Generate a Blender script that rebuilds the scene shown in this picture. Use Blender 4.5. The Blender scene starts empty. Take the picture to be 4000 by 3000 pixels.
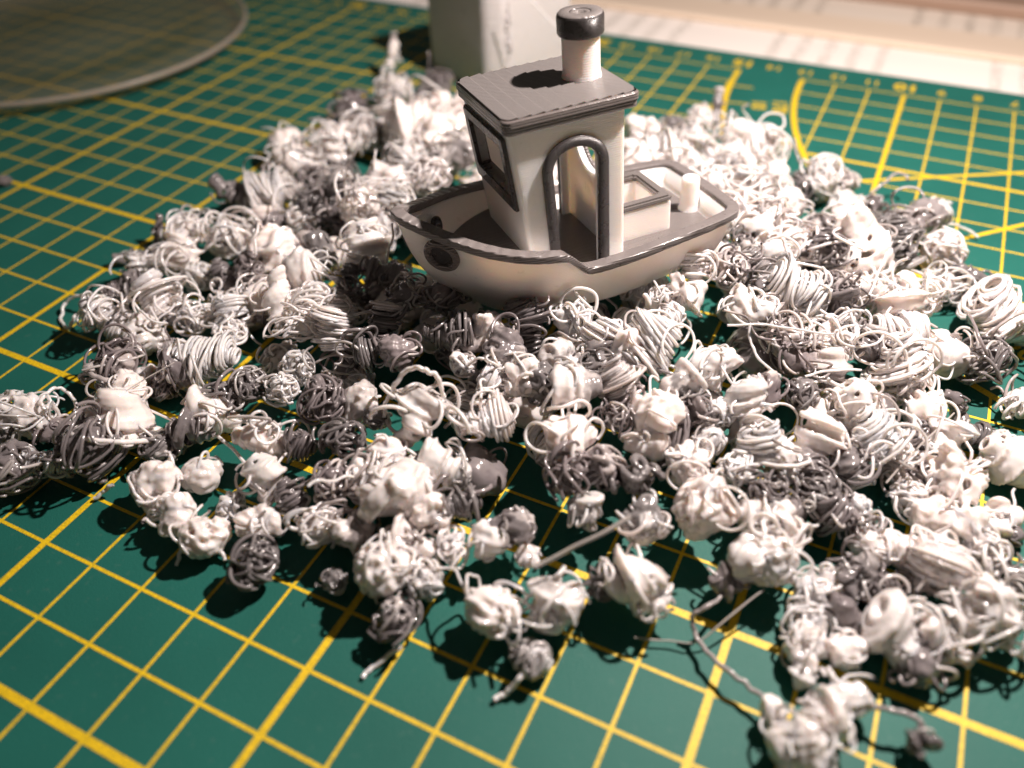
import bpy, bmesh, math, random
import numpy as np
from mathutils import Vector, Matrix
S = bpy.context.scene
COL = S.collection
# ---------------------------------------------------------------- camera (1 unit = 1 cm)
S.unit_settings.system = 'METRIC'
S.unit_settings.scale_length = 0.01
cd = bpy.data.cameras.new('camera'); cam = bpy.data.objects.new('camera', cd); COL.objects.link(cam)
cd.sensor_width = 36.0; cd.lens = 28.95
cd.clip_start = 0.1; cd.clip_end = 2000
CX = Vector((0.89913465, 0.43732071, -0.01753528)); CF = Vector((-0.33603431, 0.66410976, -0.66786164))
CY = (CX.cross(CF)).normalized() * 1.0
up = -(CF.cross(CX)).normalized()
cam.matrix_world = Matrix(((CX.x, up.x, -CF.x, 10.1537), (CX.y, up.y, -CF.y, -1.8457), (CX.z, up.z, -CF.z, 10.2761), (0, 0, 0, 1)))
cd.dof.use_dof = True; cd.dof.focus_distance = 14.2; cd.dof.aperture_fstop = 0.105
S.camera = cam
# ---------------------------------------------------------------- world: a dim warm room
W = bpy.data.worlds.new("World"); S.world = W; W.use_nodes = True
bgn = W.node_tree.nodes['Background']; bgn.inputs[0].default_value = (1.0, 0.86, 0.74, 1); bgn.inputs[1].default_value = 0.055
# ---------------------------------------------------------------- the desk lamp, high to the right behind the boat
ld = bpy.data.lights.new('desk_lamp', 'POINT'); lo = bpy.data.objects.new('desk_lamp', ld); COL.objects.link(lo)
ld.energy = 36000; ld.color = (1.0, 0.865, 0.80); ld.shadow_soft_size = 0.3
LP = Vector((12.3, 15.2, 18.0))
lo.location = LP
S.view_settings.view_transform = 'Standard'; S.view_settings.look = 'None'; S.view_settings.gamma = 1
S.view_settings.exposure = 0.0
S.render.engine = 'CYCLES'
S.cycles.max_bounces = 6; S.cycles.diffuse_bounces = 4; S.cycles.glossy_bounces = 3; S.cycles.transparent_max_bounces = 12
S.cycles.transmission_bounces = 6; S.cycles.caustics_reflective = False; S.cycles.caustics_refractive = False
S.cycles.use_denoising = True; S.cycles.sample_clamp_indirect = 6
# ---------------------------------------------------------------- helpers
def link(name, me, mat=None, parent=None, smooth=True, **props):
    o = bpy.data.objects.new(name, me); COL.objects.link(o)
    if mat is not None and not me.materials: me.materials.append(mat)
    if parent is not None: o.parent = parent
    if smooth: me.shade_smooth()
    for k, v in props.items(): o[k] = v
    return o
def mesh_np(name, V, F, col=None):
    V = np.asarray(V, dtype=np.float32); F = np.asarray(F, dtype=np.int32)
    me = bpy.data.meshes.new(name); n = F.shape[1]
    me.vertices.add(len(V)); me.vertices.foreach_set('co', V.ravel())
    me.loops.add(F.size); me.loops.foreach_set('vertex_index', F.ravel())
    me.polygons.add(len(F)); me.polygons.foreach_set('loop_start', np.arange(0, F.size, n, dtype=np.int32))
    me.update(calc_edges=True); me.validate()
    if col is not None:
        a = me.color_attributes.new('tint', 'FLOAT_COLOR', 'POINT')
        c = np.ones((len(V), 4), dtype=np.float32); c[:, :3] = np.asarray(col)[:, None] if np.ndim(col) == 1 else col
        a.data.foreach_set('color', c.ravel())
    return me
def mesh_py(name, V, F):
    me = bpy.data.meshes.new(name); me.from_pydata([tuple(v) for v in V], [], [tuple(f) for f in F]); me.update()
    bm = bmesh.new(); bm.from_mesh(me); bmesh.ops.recalc_face_normals(bm, faces=bm.faces); bm.to_mesh(me); bm.free()
    return me
def tube_arrays(P, rad, sides=6, closed=False):
    """sweep a round section along the points P with parallel-transported frames"""
    P = np.asarray(P, float); n = len(P); rad = np.broadcast_to(np.asarray(rad, float), (n,))
    T = np.gradient(P, axis=0); T /= np.linalg.norm(T, axis=1, keepdims=True) + 1e-12
    N = np.zeros_like(P); a = np.array([0, 0, 1.0]) if abs(T[0][2]) < .9 else np.array([1.0, 0, 0])
    v = np.cross(T[0], a); v /= np.linalg.norm(v); N[0] = v
    for i in range(1, n):
        v = v - T[i] * (v @ T[i]); l = np.linalg.norm(v); v = v / l if l > 1e-9 else N[i-1]; N[i] = v
    B = np.cross(T, N); th = np.linspace(0, 2*np.pi, sides, endpoint=False)
    V = P[:, None, :] + rad[:, None, None] * (np.cos(th)[None, :, None] * N[:, None, :] + np.sin(th)[None, :, None] * B[:, None, :])
    V = V.reshape(-1, 3); i = np.arange(n-1)[:, None]*sides; j = np.arange(sides)[None, :]; j2 = (j+1) % sides
    F = np.stack([i+j, i+j2, i+sides+j2, i+sides+j], axis=-1).reshape(-1, 4)
    return V, F
def merge(parts):
    Vs, Fs, Cs, o = [], [], [], 0
    for V, F, c in parts:
        Vs.append(V); Fs.append(F + o); Cs.append(np.broadcast_to(c, (len(V),)) if np.ndim(c) == 0 else c); o += len(V)
    return np.concatenate(Vs), np.concatenate(Fs), np.concatenate(Cs)
def catmull(P, k=10):
    P = np.asarray(P, float); Q = np.vstack([2*P[0]-P[1], P, 2*P[-1]-P[-2]]); out = []
    for i in range(1, len(Q)-2):
        t = np.linspace(0, 1, k, endpoint=False)[:, None]
        out.append(.5*((2*Q[i]) + (-Q[i-1]+Q[i+1])*t + (2*Q[i-1]-5*Q[i]+4*Q[i+1]-Q[i+2])*t**2 + (-Q[i-1]+3*Q[i]-3*Q[i+1]+Q[i+2])*t**3))
    out.append(P[-1:]); return np.vstack(out)
# ---------------------------------------------------------------- materials
def new_mat(name):
    m = bpy.data.materials.new(name); m.use_nodes = True; nt = m.node_tree; b = nt.nodes['Principled BSDF']; return m, nt, b
def N(nt, t, **k):
    n = nt.nodes.new(t)
    for a, v in k.items(): setattr(n, a, v)
    return n
def mathn(nt, op, a, b=None, c=None, clamp=False):
    n = N(nt, 'ShaderNodeMath', operation=op); n.use_clamp = clamp
    for i, v in enumerate((a, b, c)):
        if v is None: continue
        if isinstance(v, (int, float)): n.inputs[i].default_value = v
        else: nt.links.new(v, n.inputs[i])
    return n.outputs[0]
def plastic(name, scale=.12, coat=.25, white=(0.86, 0.80, 0.775), grey=(0.175, 0.157, 0.162), sss=0.5, attr=True, rough=0.17, layer=None, fixed=None):
    m, nt, b = new_mat(name); L = nt.links
    if attr:
        at = N(nt, 'ShaderNodeAttribute', attribute_name='tint')
        mx = N(nt, 'ShaderNodeMix', data_type='RGBA'); mx.inputs['A'].default_value = (*grey, 1); mx.inputs['B'].default_value = (*white, 1)
        L.new(at.outputs['Fac'], mx.inputs['Factor']); csock = mx.outputs['Result']
        oi = N(nt, 'ShaderNodeObjectInfo'); hs = N(nt, 'ShaderNodeHueSaturation')
        L.new(mathn(nt, 'MULTIPLY_ADD', oi.outputs['Random'], .24, .84), hs.inputs['Value']); L.new(mathn(nt, 'MULTIPLY_ADD', oi.outputs['Random'], .8, .6), hs.inputs['Saturation'])
        L.new(csock, hs.inputs['Color']); L.new(hs.outputs[0], b.inputs['Base Color'])
        sw = mathn(nt, 'MULTIPLY_ADD', at.outputs['Fac'], sss - .12, .12)
        L.new(sw, b.inputs['Subsurface Weight'])
    else:
        b.inputs['Base Color'].default_value = (*(fixed or white), 1); b.inputs['Subsurface Weight'].default_value = sss
    b.inputs['Subsurface Radius'].default_value = (1.0, 0.72, 0.5); b.inputs['Subsurface Scale'].default_value = scale
    b.inputs['Roughness'].default_value = rough; b.inputs['IOR'].default_value = 1.5
    b.inputs['Coat Weight'].default_value = coat; b.inputs['Coat Roughness'].default_value = .06
    if layer is not None:
        kind, sc, amt = layer
        tc = N(nt, 'ShaderNodeTexCoord'); w = N(nt, 'ShaderNodeTexWave', wave_type='BANDS', bands_direction=kind)
        w.inputs['Scale'].default_value = sc; w.inputs['Distortion'].default_value = .35; w.inputs['Detail'].default_value = 2; w.inputs['Detail Scale'].default_value = 3
        L.new(tc.outputs['Object'], w.inputs['Vector'])
        bp = N(nt, 'ShaderNodeBump'); bp.inputs['Strength'].default_value = amt; bp.inputs['Distance'].default_value = .012
        L.new(w.outputs['Fac'], bp.inputs['Height'])
        ns = N(nt, 'ShaderNodeTexNoise'); ns.inputs['Scale'].default_value = 6; L.new(tc.outputs['Object'], ns.inputs['Vector'])
        b2 = N(nt, 'ShaderNodeBump'); b2.inputs['Strength'].default_value = .25; b2.inputs['Distance'].default_value = .02
        L.new(ns.outputs['Fac'], b2.inputs['Height']); L.new(bp.outputs[0], b2.inputs['Normal']); L.new(b2.outputs[0], b.inputs['Normal'])
        mr = N(nt, 'ShaderNodeMapRange'); mr.inputs['To Min'].default_value = rough - .06; mr.inputs['To Max'].default_value = rough + .16
        L.new(ns.outputs['Fac'], mr.inputs['Value']); L.new(mr.outputs[0], b.inputs['Roughness'])
    return m
M_curl = plastic('curl_plastic', scale=.16, coat=.8)
M_white = plastic('printed_white', attr=False, fixed=(0.86, 0.815, 0.785), sss=.7, scale=.35, layer=('Z', 8, .28), rough=.27)
M_grey = plastic('printed_grey', attr=False, fixed=(0.185, 0.166, 0.162), sss=.08, layer=('Z', 7, 1.0), rough=.26)
M_roof = plastic('printed_roof_grey', attr=False, fixed=(0.15, 0.13, 0.125), sss=.1, layer=('Z', 7, 1.0), rough=.18)
M_greytop = plastic('printed_grey_top', attr=False, fixed=(0.19, 0.176, 0.172), sss=.08, layer=('DIAGONAL', 9, .6), rough=.34)
M_dark = plastic('printed_dark_grey', attr=False, fixed=(0.042, 0.036, 0.037), sss=.05, layer=('Z', 15.7, .6), rough=.24)
M_deck = plastic('printed_deck', attr=False, fixed=(0.17, 0.152, 0.148), sss=.05, layer=('DIAGONAL', 9, 1.0), rough=.35)
CURLS = [
 (-2.88,6.21,0.46,0.495,'W','C',(0.88,0.08,-0.46),1.2,'long_loop',"white tight coil with one huge thin loop at the left tip of the pile"),
 (-1.88,6.20,0.42,0.455,'W','C',(-0.01,0.61,0.80),1.0,'-',"white tight coil at the left tip of the pile, the left one"),
 (-1.41,6.32,0.22,0.236,'G','T',(0.90,0.44,0.00),1.0,'-',"small grey noodle tangle low on the left slope above the green gap"),
 (-2.18,7.04,0.47,0.515,'W','C',(0.68,-0.21,-0.71),1.3,'-',"white tight coil at the left tip of the pile, the right one"),
 (-3.30,7.38,0.28,0.308,'G','C',(0.68,-0.21,-0.71),1.3,'-',"small grey tight coil at the left tip of the pile"),
 (-3.62,7.13,0.31,0.333,'G','T',(0.90,0.44,0.00),1.0,'-',"small grey noodle tangle at the left tip of the pile"),
 (-3.69,7.91,0.36,0.388,'W','C',(-0.26,0.51,0.82),1.0,'-',"white tight coil on the upper left fringe of the pile, the left one"),
 (-3.67,8.34,0.25,0.270,'G','C',(0.08,0.63,0.77),1.2,'-',"small grey tight coil on the upper left fringe of the pile"),
 (-4.52,9.26,0.17,0.182,'G','D',(-0.09,0.58,0.81),2.2,'beads',"small grey knobbly beaded twist on the upper left fringe of the pile, the right one"),
 (-4.52,8.46,0.19,0.204,'G','D',(0.81,0.59,0.00),2.0,'beads',"small grey knobbly beaded twist on the upper left fringe of the pile, the left one"),
 (-3.14,8.53,0.42,0.459,'W','C',(-0.09,0.58,0.81),1.2,'-',"white tight coil on the upper left fringe of the pile, the right one"),
 (-3.72,9.36,0.49,0.528,'W','L',(0.90,0.44,0.00),1.0,'-',"white loose loopy tangle on the upper left fringe of the pile"),
 (-2.41,8.33,0.35,0.375,'W','T',(0.90,0.44,0.00),1.0,'-',"white noodle tangle on the upper left fringe of the pile"),
 (-2.64,9.62,0.54,0.586,'W','L',(0.90,0.44,0.00),1.0,'loops',"white loose loopy tangle with loops on the left slope level with the bow"),
 (-3.45,10.91,0.36,0.392,'G','D',(0.82,-0.04,-0.57),2.0,'beads',"grey knobbly beaded twist on the left slope level with the bow"),
 (-0.97,9.19,0.89,0.542,'W','B',(-0.09,0.58,0.81),1.1,'-',"white smooth lumpy blob midway between the bow and left tip, the left one"),
 (-2.61,10.82,0.33,0.356,'W','B',(-0.26,0.51,0.82),1.2,'-',"small white smooth lumpy blob on the left slope level with the bow"),
 (-3.02,11.49,0.57,0.623,'W','C',(0.76,0.58,0.28),1.2,'-',"white tight coil on the left slope level with the bow"),
 (-1.48,11.30,0.78,0.561,'G','T',(0.90,0.44,0.00),1.0,'loops',"grey noodle tangle with loops just left of the boat's bow"),
 (-0.88,11.85,0.86,0.505,'G','C',(-0.41,0.42,0.81),1.3,'-',"grey tight coil just left of the boat's bow, the right one"),
 (-1.53,10.76,0.62,0.390,'W','T',(0.90,0.44,0.00),1.0,'-',"white noodle tangle just left of the boat's bow"),
 (-0.05,9.51,0.94,0.332,'G','C',(0.55,-0.32,-0.77),1.3,'-',"grey tight coil just left of the boat's bow, the left one"),
 (-0.01,11.30,1.11,0.507,'W','L',(0.90,0.44,0.00),1.0,'loops',"white loose loopy tangle with loops behind the bow rail, the left one"),
 (-0.17,11.14,0.98,0.400,'W','B',(0.90,0.44,0.00),1.0,'-',"white smooth lumpy blob just left of the boat's bow"),
 (1.11,9.52,1.30,0.465,'W','C',(-0.41,0.42,0.81),1.3,'-',"white tight coil under the boat's bow"),
 (1.97,8.93,1.29,0.342,'G','C',(-0.93,-0.24,0.27),1.4,'-',"grey tight coil under the boat's bow"),
 (1.37,8.57,1.12,0.284,'G','C',(0.08,0.63,0.77),1.5,'-',"small grey tight coil under the boat's bow"),
 (0.33,7.67,0.96,0.430,'W','C',(0.55,-0.32,-0.77),1.5,'-',"white tight coil midway between the bow and left tip, the left one"),
 (-1.20,8.63,0.70,0.450,'G','T',(0.90,0.44,0.00),1.0,'-',"grey noodle tangle midway between the bow and left tip"),
 (-1.74,8.44,0.37,0.276,'G','C',(0.68,-0.21,-0.71),1.8,'-',"small grey tight coil midway between the bow and left tip"),
 (0.33,8.58,1.05,0.421,'W','B',(0.90,0.44,0.00),1.0,'-',"white smooth lumpy blob midway between the bow and left tip, the right one"),
 (1.05,8.02,1.06,0.342,'W','L',(0.90,0.44,0.00),1.0,'-',"white loose loopy tangle midway between the bow and left tip"),
 (-0.57,7.18,0.65,0.399,'W','C',(-0.41,0.42,0.81),1.2,'-',"white tight coil low on the left slope above the green gap, the right one"),
 (-0.18,6.76,0.64,0.348,'W','T',(0.90,0.44,0.00),1.0,'-',"white noodle tangle low on the left slope above the green gap"),
 (-1.36,7.07,0.42,0.391,'W','L',(0.90,0.44,0.00),1.0,'loops',"white loose loopy tangle with loops low on the left slope above the green gap"),
 (1.37,7.06,1.12,0.479,'W','L',(0.90,0.44,0.00),1.0,'loops',"white loose loopy tangle with loops midway between the bow and left tip"),
 (2.04,7.32,1.21,0.433,'W','C',(-0.09,0.58,0.81),1.2,'-',"white tight coil midway between the bow and left tip, the right one"),
 (2.94,6.86,1.18,0.359,'G','C',(0.90,0.44,0.00),0.6,'loops',"grey tight coil with loops below the hollow under the bow"),
 (-1.61,5.36,0.46,0.503,'G','L',(0.90,0.44,0.00),1.0,'loops',"grey loose loopy tangle with loops on the lower left rim"),
 (-1.41,4.76,0.40,0.431,'G','C',(0.24,0.66,0.71),0.9,'-',"grey tight coil on the lower left rim"),
 (-0.12,6.02,0.62,0.459,'W','C',(-0.93,-0.36,0.00),1.5,'-',"white tight coil low on the left slope above the green gap, the left one"),
 (-0.35,5.58,0.40,0.381,'G','C',(0.76,0.58,0.28),1.3,'-',"grey tight coil left of centre, below the left slope, the left one"),
 (-1.15,5.50,0.25,0.270,'W','D',(0.90,0.44,0.00),1.5,'beads',"small white knobbly beaded twist on the lower left rim"),
 (-0.46,4.28,0.53,0.581,'W','B',(-0.09,0.58,0.81),1.2,'-',"big white smooth lumpy blob on the lower left rim"),
 (-1.01,4.91,0.34,0.365,'W','B',(-0.09,0.58,0.81),1.2,'-',"white smooth lumpy blob on the lower left rim"),
 (-0.61,5.39,0.26,0.284,'G','L',(0.90,0.44,0.00),1.0,'-',"small grey loose loopy tangle on the lower left rim"),
 (-2.15,3.60,0.44,0.474,'W','B',(-0.91,-0.13,0.40),1.2,'ring',"white smooth lumpy blob with a wide ring at the photo's left edge"),
 (-1.70,3.66,0.26,0.285,'G','C',(0.93,0.24,-0.27),1.3,'-',"small grey tight coil at the photo's left edge"),
 (-2.23,3.25,0.32,0.351,'M','T',(0.90,0.44,0.00),1.0,'-',"beige-grey noodle tangle at the photo's left edge"),
 (-1.23,2.63,0.50,0.542,'G','T',(0.90,0.44,0.00),1.0,'-',"big grey noodle tangle at the photo's left edge"),
 (-0.95,3.03,0.32,0.349,'W','C',(0.90,0.44,0.00),1.3,'-',"white tight coil at the photo's left edge"),
 (-0.27,3.42,0.47,0.509,'G','T',(0.90,0.44,0.00),1.0,'loops',"grey noodle tangle with loops beside the ones cut by the left edge"),
 (-0.97,3.60,0.18,0.198,'W','B',(0.90,0.44,0.00),1.2,'-',"small white smooth lumpy blob beside the ones cut by the left edge"),
 (0.43,4.11,0.34,0.374,'G','T',(0.90,0.44,0.00),1.0,'-',"grey noodle tangle on the lower left rim"),
 (0.80,4.51,0.35,0.335,'G','C',(0.90,0.44,0.00),1.2,'-',"grey tight coil left of centre, below the left slope, the right one"),
 (0.90,4.93,0.53,0.391,'W','B',(0.93,0.24,-0.27),1.4,'-',"white smooth lumpy blob left of centre, below the left slope"),
 (2.19,4.82,0.75,0.436,'W','C',(0.91,0.13,-0.40),1.1,'-',"white tight coil in the front left part of the pile, the upper one"),
 (2.85,4.89,0.69,0.273,'G','C',(0.93,0.24,-0.27),1.1,'-',"grey tight coil in the front left part of the pile, the right one"),
 (1.88,5.79,0.84,0.345,'W','T',(0.90,0.44,0.00),1.0,'-',"white noodle tangle below the hollow under the bow"),
 (1.19,5.68,0.75,0.392,'G','T',(0.90,0.44,0.00),1.0,'-',"grey noodle tangle left of centre, below the left slope"),
 (0.94,5.27,0.59,0.356,'G','L',(0.90,0.44,0.00),1.0,'loops',"grey loose loopy tangle with loops left of centre, below the left slope"),
 (1.83,6.25,0.92,0.332,'M','T',(0.90,0.44,0.00),1.0,'-',"beige-grey noodle tangle below the hollow under the bow"),
 (2.86,5.68,1.05,0.466,'G','T',(0.90,0.44,0.00),1.0,'-',"grey noodle tangle below the hollow under the bow, the left one"),
 (3.41,5.93,0.97,0.275,'W','B',(0.24,0.66,0.71),1.5,'-',"white smooth lumpy blob below the hollow under the bow"),
 (3.79,5.78,0.92,0.219,'G','T',(0.90,0.44,0.00),1.0,'-',"small grey noodle tangle in the middle under the bow"),
 (3.57,5.15,0.90,0.365,'G','T',(0.90,0.44,0.00),1.0,'-',"grey noodle tangle below the hollow under the bow, the right one"),
 (2.76,4.19,0.61,0.403,'W','C',(0.68,-0.21,-0.71),1.1,'-',"white tight coil in the front left part of the pile, the lower one"),
 (3.29,4.09,0.51,0.264,'G','C',(0.68,-0.21,-0.71),1.2,'-',"grey tight coil in the front left part of the pile, the left one"),
 (1.12,3.44,0.34,0.375,'W','B',(-0.09,0.58,0.81),1.3,'-',"white smooth lumpy blob at the front left rim, leftmost one"),
 (1.74,3.07,0.30,0.323,'W','B',(0.55,-0.32,-0.77),1.3,'-',"white smooth lumpy blob at the front left rim, second from left"),
 (2.42,2.98,0.32,0.344,'W','B',(0.76,0.58,0.28),1.4,'tail',"white smooth lumpy blob with a straight tail at the front left rim"),
 (2.40,3.64,0.29,0.271,'W','T',(0.90,0.44,0.00),1.0,'-',"white noodle tangle in the front left part of the pile"),
 (1.54,3.95,0.29,0.303,'W','B',(0.76,0.58,0.28),1.2,'-',"white smooth lumpy blob at the front left rim, rightmost one"),
 (3.04,3.54,0.33,0.278,'W','B',(0.90,0.44,0.00),1.3,'-',"white smooth lumpy blob in the front left part of the pile"),
 (3.49,2.86,0.38,0.409,'G','T',(0.90,0.44,0.00),1.0,'-',"grey noodle tangle at the front left rim"),
 (4.03,3.80,0.53,0.327,'W','L',(0.90,0.44,0.00),1.0,'loops',"white loose loopy tangle with loops in the front left, toward the centre"),
 (4.63,3.22,0.24,0.189,'G','T',(0.90,0.44,0.00),1.0,'-',"small grey noodle tangle in the front left, toward the centre"),
 (4.60,3.95,0.59,0.321,'M','B',(0.90,0.44,0.00),1.0,'-',"beige-grey smooth lumpy blob in the front left, toward the centre"),
 (3.79,4.43,0.75,0.388,'G','T',(0.90,0.44,0.00),1.0,'-',"grey noodle tangle in the front left, toward the centre"),
 (4.29,4.70,0.82,0.367,'W','T',(0.90,0.44,0.00),1.0,'-',"white noodle tangle in the front left, toward the centre"),
 (4.52,5.85,1.23,0.504,'W','C',(0.24,0.66,0.71),1.0,'big_loop',"big white tight coil under a high arching loop in the middle under the bow"),
 (5.51,6.22,1.24,0.433,'W','C',(0.76,0.58,0.28),1.2,'loops',"white tight coil with loops in the middle under the bow"),
 (6.89,6.44,1.22,0.440,'W','B',(0.90,0.44,0.00),1.0,'loops',"big white smooth lumpy blob with loops in front of the door arch"),
 (7.99,7.30,1.28,0.483,'W','B',(-0.09,0.58,0.81),1.1,'-',"big white smooth lumpy blob in front of the hull below the door"),
 (8.04,6.92,1.04,0.287,'W','B',(0.90,0.44,0.00),1.0,'loops',"white smooth lumpy blob with loops in front of the door arch"),
 (7.16,5.91,1.05,0.399,'G','L',(0.90,0.44,0.00),1.0,'-',"grey loose loopy tangle in front of the door arch, the left one"),
 (7.56,6.21,1.05,0.372,'G','T',(0.90,0.44,0.00),1.0,'-',"grey noodle tangle in front of the door arch"),
 (8.09,6.30,0.99,0.356,'G','D',(0.90,0.44,0.00),1.2,'-',"grey knobbly beaded twist around the clear rod's upper end"),
 (7.57,5.51,0.78,0.242,'M','B',(-0.26,0.51,0.82),1.2,'-',"beige-grey smooth lumpy blob around the clear rod's upper end"),
 (5.38,5.24,0.99,0.390,'W','C',(0.91,0.13,-0.40),1.3,'-',"white tight coil in the middle under the bow"),
 (4.44,5.13,0.88,0.306,'W','B',(-0.09,0.58,0.81),1.2,'-',"white smooth lumpy blob in the middle under the bow"),
 (4.95,4.55,0.96,0.539,'W','B',(0.91,0.13,-0.40),1.2,'-',"big white smooth lumpy blob in front, left of the clear rod, the right one"),
 (5.90,4.85,0.82,0.315,'G','C',(0.81,0.59,0.00),0.9,'loops',"grey tight coil with loops in front, left of the clear rod"),
 (5.50,4.57,0.73,0.287,'W','B',(0.90,0.44,0.00),1.0,'-',"white smooth lumpy blob in front, left of the clear rod, the left one"),
 (5.29,4.05,0.60,0.300,'M','B',(0.90,0.44,0.00),1.0,'-',"beige-grey smooth lumpy blob in front, left of the clear rod"),
 (5.69,4.10,0.52,0.199,'W','B',(0.90,0.44,0.00),1.0,'-',"small white smooth lumpy blob in front, left of the clear rod"),
 (6.07,4.24,0.58,0.239,'W','L',(0.90,0.44,0.00),1.0,'-',"white loose loopy tangle in front, left of the clear rod"),
 (5.36,3.52,0.55,0.420,'W','B',(0.90,0.44,0.00),1.2,'-',"big white smooth lumpy blob in front, left of the clear rod, the left one"),
 (5.91,3.67,0.48,0.306,'W','T',(0.90,0.44,0.00),1.0,'-',"white noodle tangle in front, left of the clear rod"),
 (5.79,3.00,0.37,0.398,'G','T',(0.90,0.44,0.00),1.0,'tail',"grey noodle tangle with a straight tail in front, left of the clear rod"),
 (6.47,4.52,0.66,0.266,'W','B',(-0.09,0.58,0.81),1.3,'-',"white smooth lumpy blob in front, left of the clear rod, the right one"),
 (6.76,4.82,0.72,0.267,'G','C',(0.76,0.58,0.28),1.2,'-',"grey tight coil at the front rim below the clear rod"),
 (7.08,4.59,0.54,0.168,'W','B',(0.08,0.63,0.77),1.2,'-',"small white smooth lumpy blob at the front rim below the clear rod"),
 (7.00,3.58,0.48,0.404,'W','B',(0.54,0.66,0.52),1.1,'-',"big white smooth lumpy blob at the front rim below the clear rod"),
 (7.74,4.02,0.51,0.378,'W','B',(0.08,0.63,0.77),1.2,'loops',"white smooth lumpy blob with loops at the front rim below the clear rod"),
 (7.75,3.31,0.26,0.280,'W','T',(0.90,0.44,0.00),1.0,'tail',"white noodle tangle with a straight tail at the front rim below the clear rod"),
 (8.44,5.74,0.78,0.313,'M','B',(-0.26,0.51,0.82),1.2,'loops',"beige-grey smooth lumpy blob with loops around the clear rod's upper end"),
 (8.53,4.86,0.66,0.411,'W','C',(0.66,0.63,0.40),1.1,'-',"big white tight coil around the clear rod's upper end"),
 (8.20,4.65,0.49,0.234,'G','C',(-0.26,0.51,0.82),0.8,'-',"grey tight coil around the clear rod's upper end"),
 (8.85,4.74,0.46,0.276,'W','B',(0.90,0.44,0.00),1.0,'-',"white smooth lumpy blob around the clear rod's upper end"),
 (4.77,7.97,1.43,0.353,'M','B',(-0.09,0.58,0.81),1.2,'-',"beige-grey smooth lumpy blob in the shadow under the hull"),
 (5.17,7.67,1.40,0.362,'G','B',(0.90,0.44,0.00),1.1,'-',"grey smooth lumpy blob touching the hull's near side"),
 (4.16,7.65,1.41,0.389,'G','C',(0.90,0.44,0.00),1.3,'-',"grey tight coil in the shadow under the hull, rightmost one"),
 (4.63,7.26,1.23,0.242,'W','T',(0.90,0.44,0.00),1.0,'-',"small white noodle tangle in the shadow under the hull"),
 (5.30,7.12,1.30,0.336,'W','C',(0.91,0.13,-0.40),0.8,'-',"white tight coil touching the hull's near side, the left one"),
 (5.79,7.22,1.31,0.333,'M','B',(0.90,0.44,0.00),1.0,'-',"beige-grey smooth lumpy blob touching the hull's near side"),
 (6.06,7.31,1.26,0.284,'G','D',(-0.09,0.58,0.81),1.4,'-',"grey knobbly beaded twist in front of the door arch"),
 (5.35,8.42,1.49,0.373,'G','C',(0.48,-0.37,-0.79),1.4,'-',"grey tight coil touching the hull's near side"),
 (6.08,8.12,1.39,0.311,'W','D',(0.90,0.44,0.00),1.0,'-',"white knobbly beaded twist touching the hull's near side"),
 (5.97,8.81,1.53,0.392,'W','L',(0.90,0.44,0.00),1.0,'loops',"white loose loopy tangle with loops touching the hull's near side"),
 (6.61,8.60,1.47,0.384,'W','C',(0.24,0.66,0.71),1.1,'-',"white tight coil touching the hull's near side, the right one"),
 (7.47,8.76,1.53,0.520,'W','C',(0.54,0.66,0.52),1.1,'-',"big white tight coil in front of the hull below the door"),
 (7.10,8.65,1.36,0.297,'W','B',(-0.26,0.51,0.82),1.2,'-',"white smooth lumpy blob in front of the hull below the door"),
 (6.80,8.12,1.40,0.374,'G','C',(0.55,-0.32,-0.77),1.2,'-',"grey tight coil in front of the hull below the door, the left one"),
 (7.20,7.81,1.34,0.384,'G','C',(0.68,-0.21,-0.71),1.2,'-',"grey tight coil in front of the hull below the door, the right one"),
 (6.68,7.29,1.36,0.426,'M','B',(0.90,0.44,0.00),1.2,'-',"beige-grey smooth lumpy blob in front of the door arch"),
 (7.39,7.23,1.18,0.309,'G','L',(0.90,0.44,0.00),1.0,'-',"grey loose loopy tangle in front of the door arch, the right one"),
 (7.45,9.83,1.37,0.277,'W','T',(0.90,0.44,0.00),1.0,'-',"white noodle tangle in front of the hull below the door"),
 (3.56,8.54,1.47,0.393,'G','T',(0.90,0.44,0.00),1.0,'-',"grey noodle tangle in the shadow under the hull"),
 (2.89,8.34,1.40,0.398,'G','L',(0.90,0.44,0.00),1.0,'-',"grey loose loopy tangle in the shadow under the hull"),
 (2.94,7.60,1.30,0.368,'G','C',(-0.09,0.58,0.81),1.2,'-',"grey tight coil in the shadow under the hull, leftmost one"),
 (3.47,7.05,1.25,0.354,'G','C',(0.24,0.66,0.71),1.0,'-',"grey tight coil in the shadow under the hull, second from left"),
 (7.19,10.15,1.48,0.356,'W','D',(0.90,0.44,0.00),1.1,'-',"white knobbly beaded twist below the stern's near corner"),
 (7.56,10.54,1.41,0.325,'W','C',(0.54,0.66,0.52),1.2,'-',"white tight coil below the stern's near corner, leftmost one"),
 (7.43,11.21,1.44,0.356,'W','C',(-0.26,0.51,0.82),1.0,'-',"white tight coil below the stern's near corner, second from left"),
 (8.00,11.56,1.48,0.480,'G','T',(0.90,0.44,0.00),1.0,'-',"grey noodle tangle below the stern's near corner, the left one"),
 (8.00,12.86,1.21,0.301,'G','T',(0.90,0.44,0.00),1.0,'-',"small grey noodle tangle right beside the stern, the left one"),
 (8.47,12.03,1.32,0.411,'M','C',(0.68,-0.21,-0.71),1.2,'-',"beige-grey tight coil below the stern's near corner"),
 (8.69,12.52,1.29,0.463,'W','C',(0.68,-0.21,-0.71),1.2,'-',"white tight coil right beside the stern, the right one"),
 (8.54,10.61,1.37,0.419,'W','C',(-0.91,-0.13,0.40),1.0,'-',"white tight coil below the stern's near corner, rightmost one"),
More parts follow.
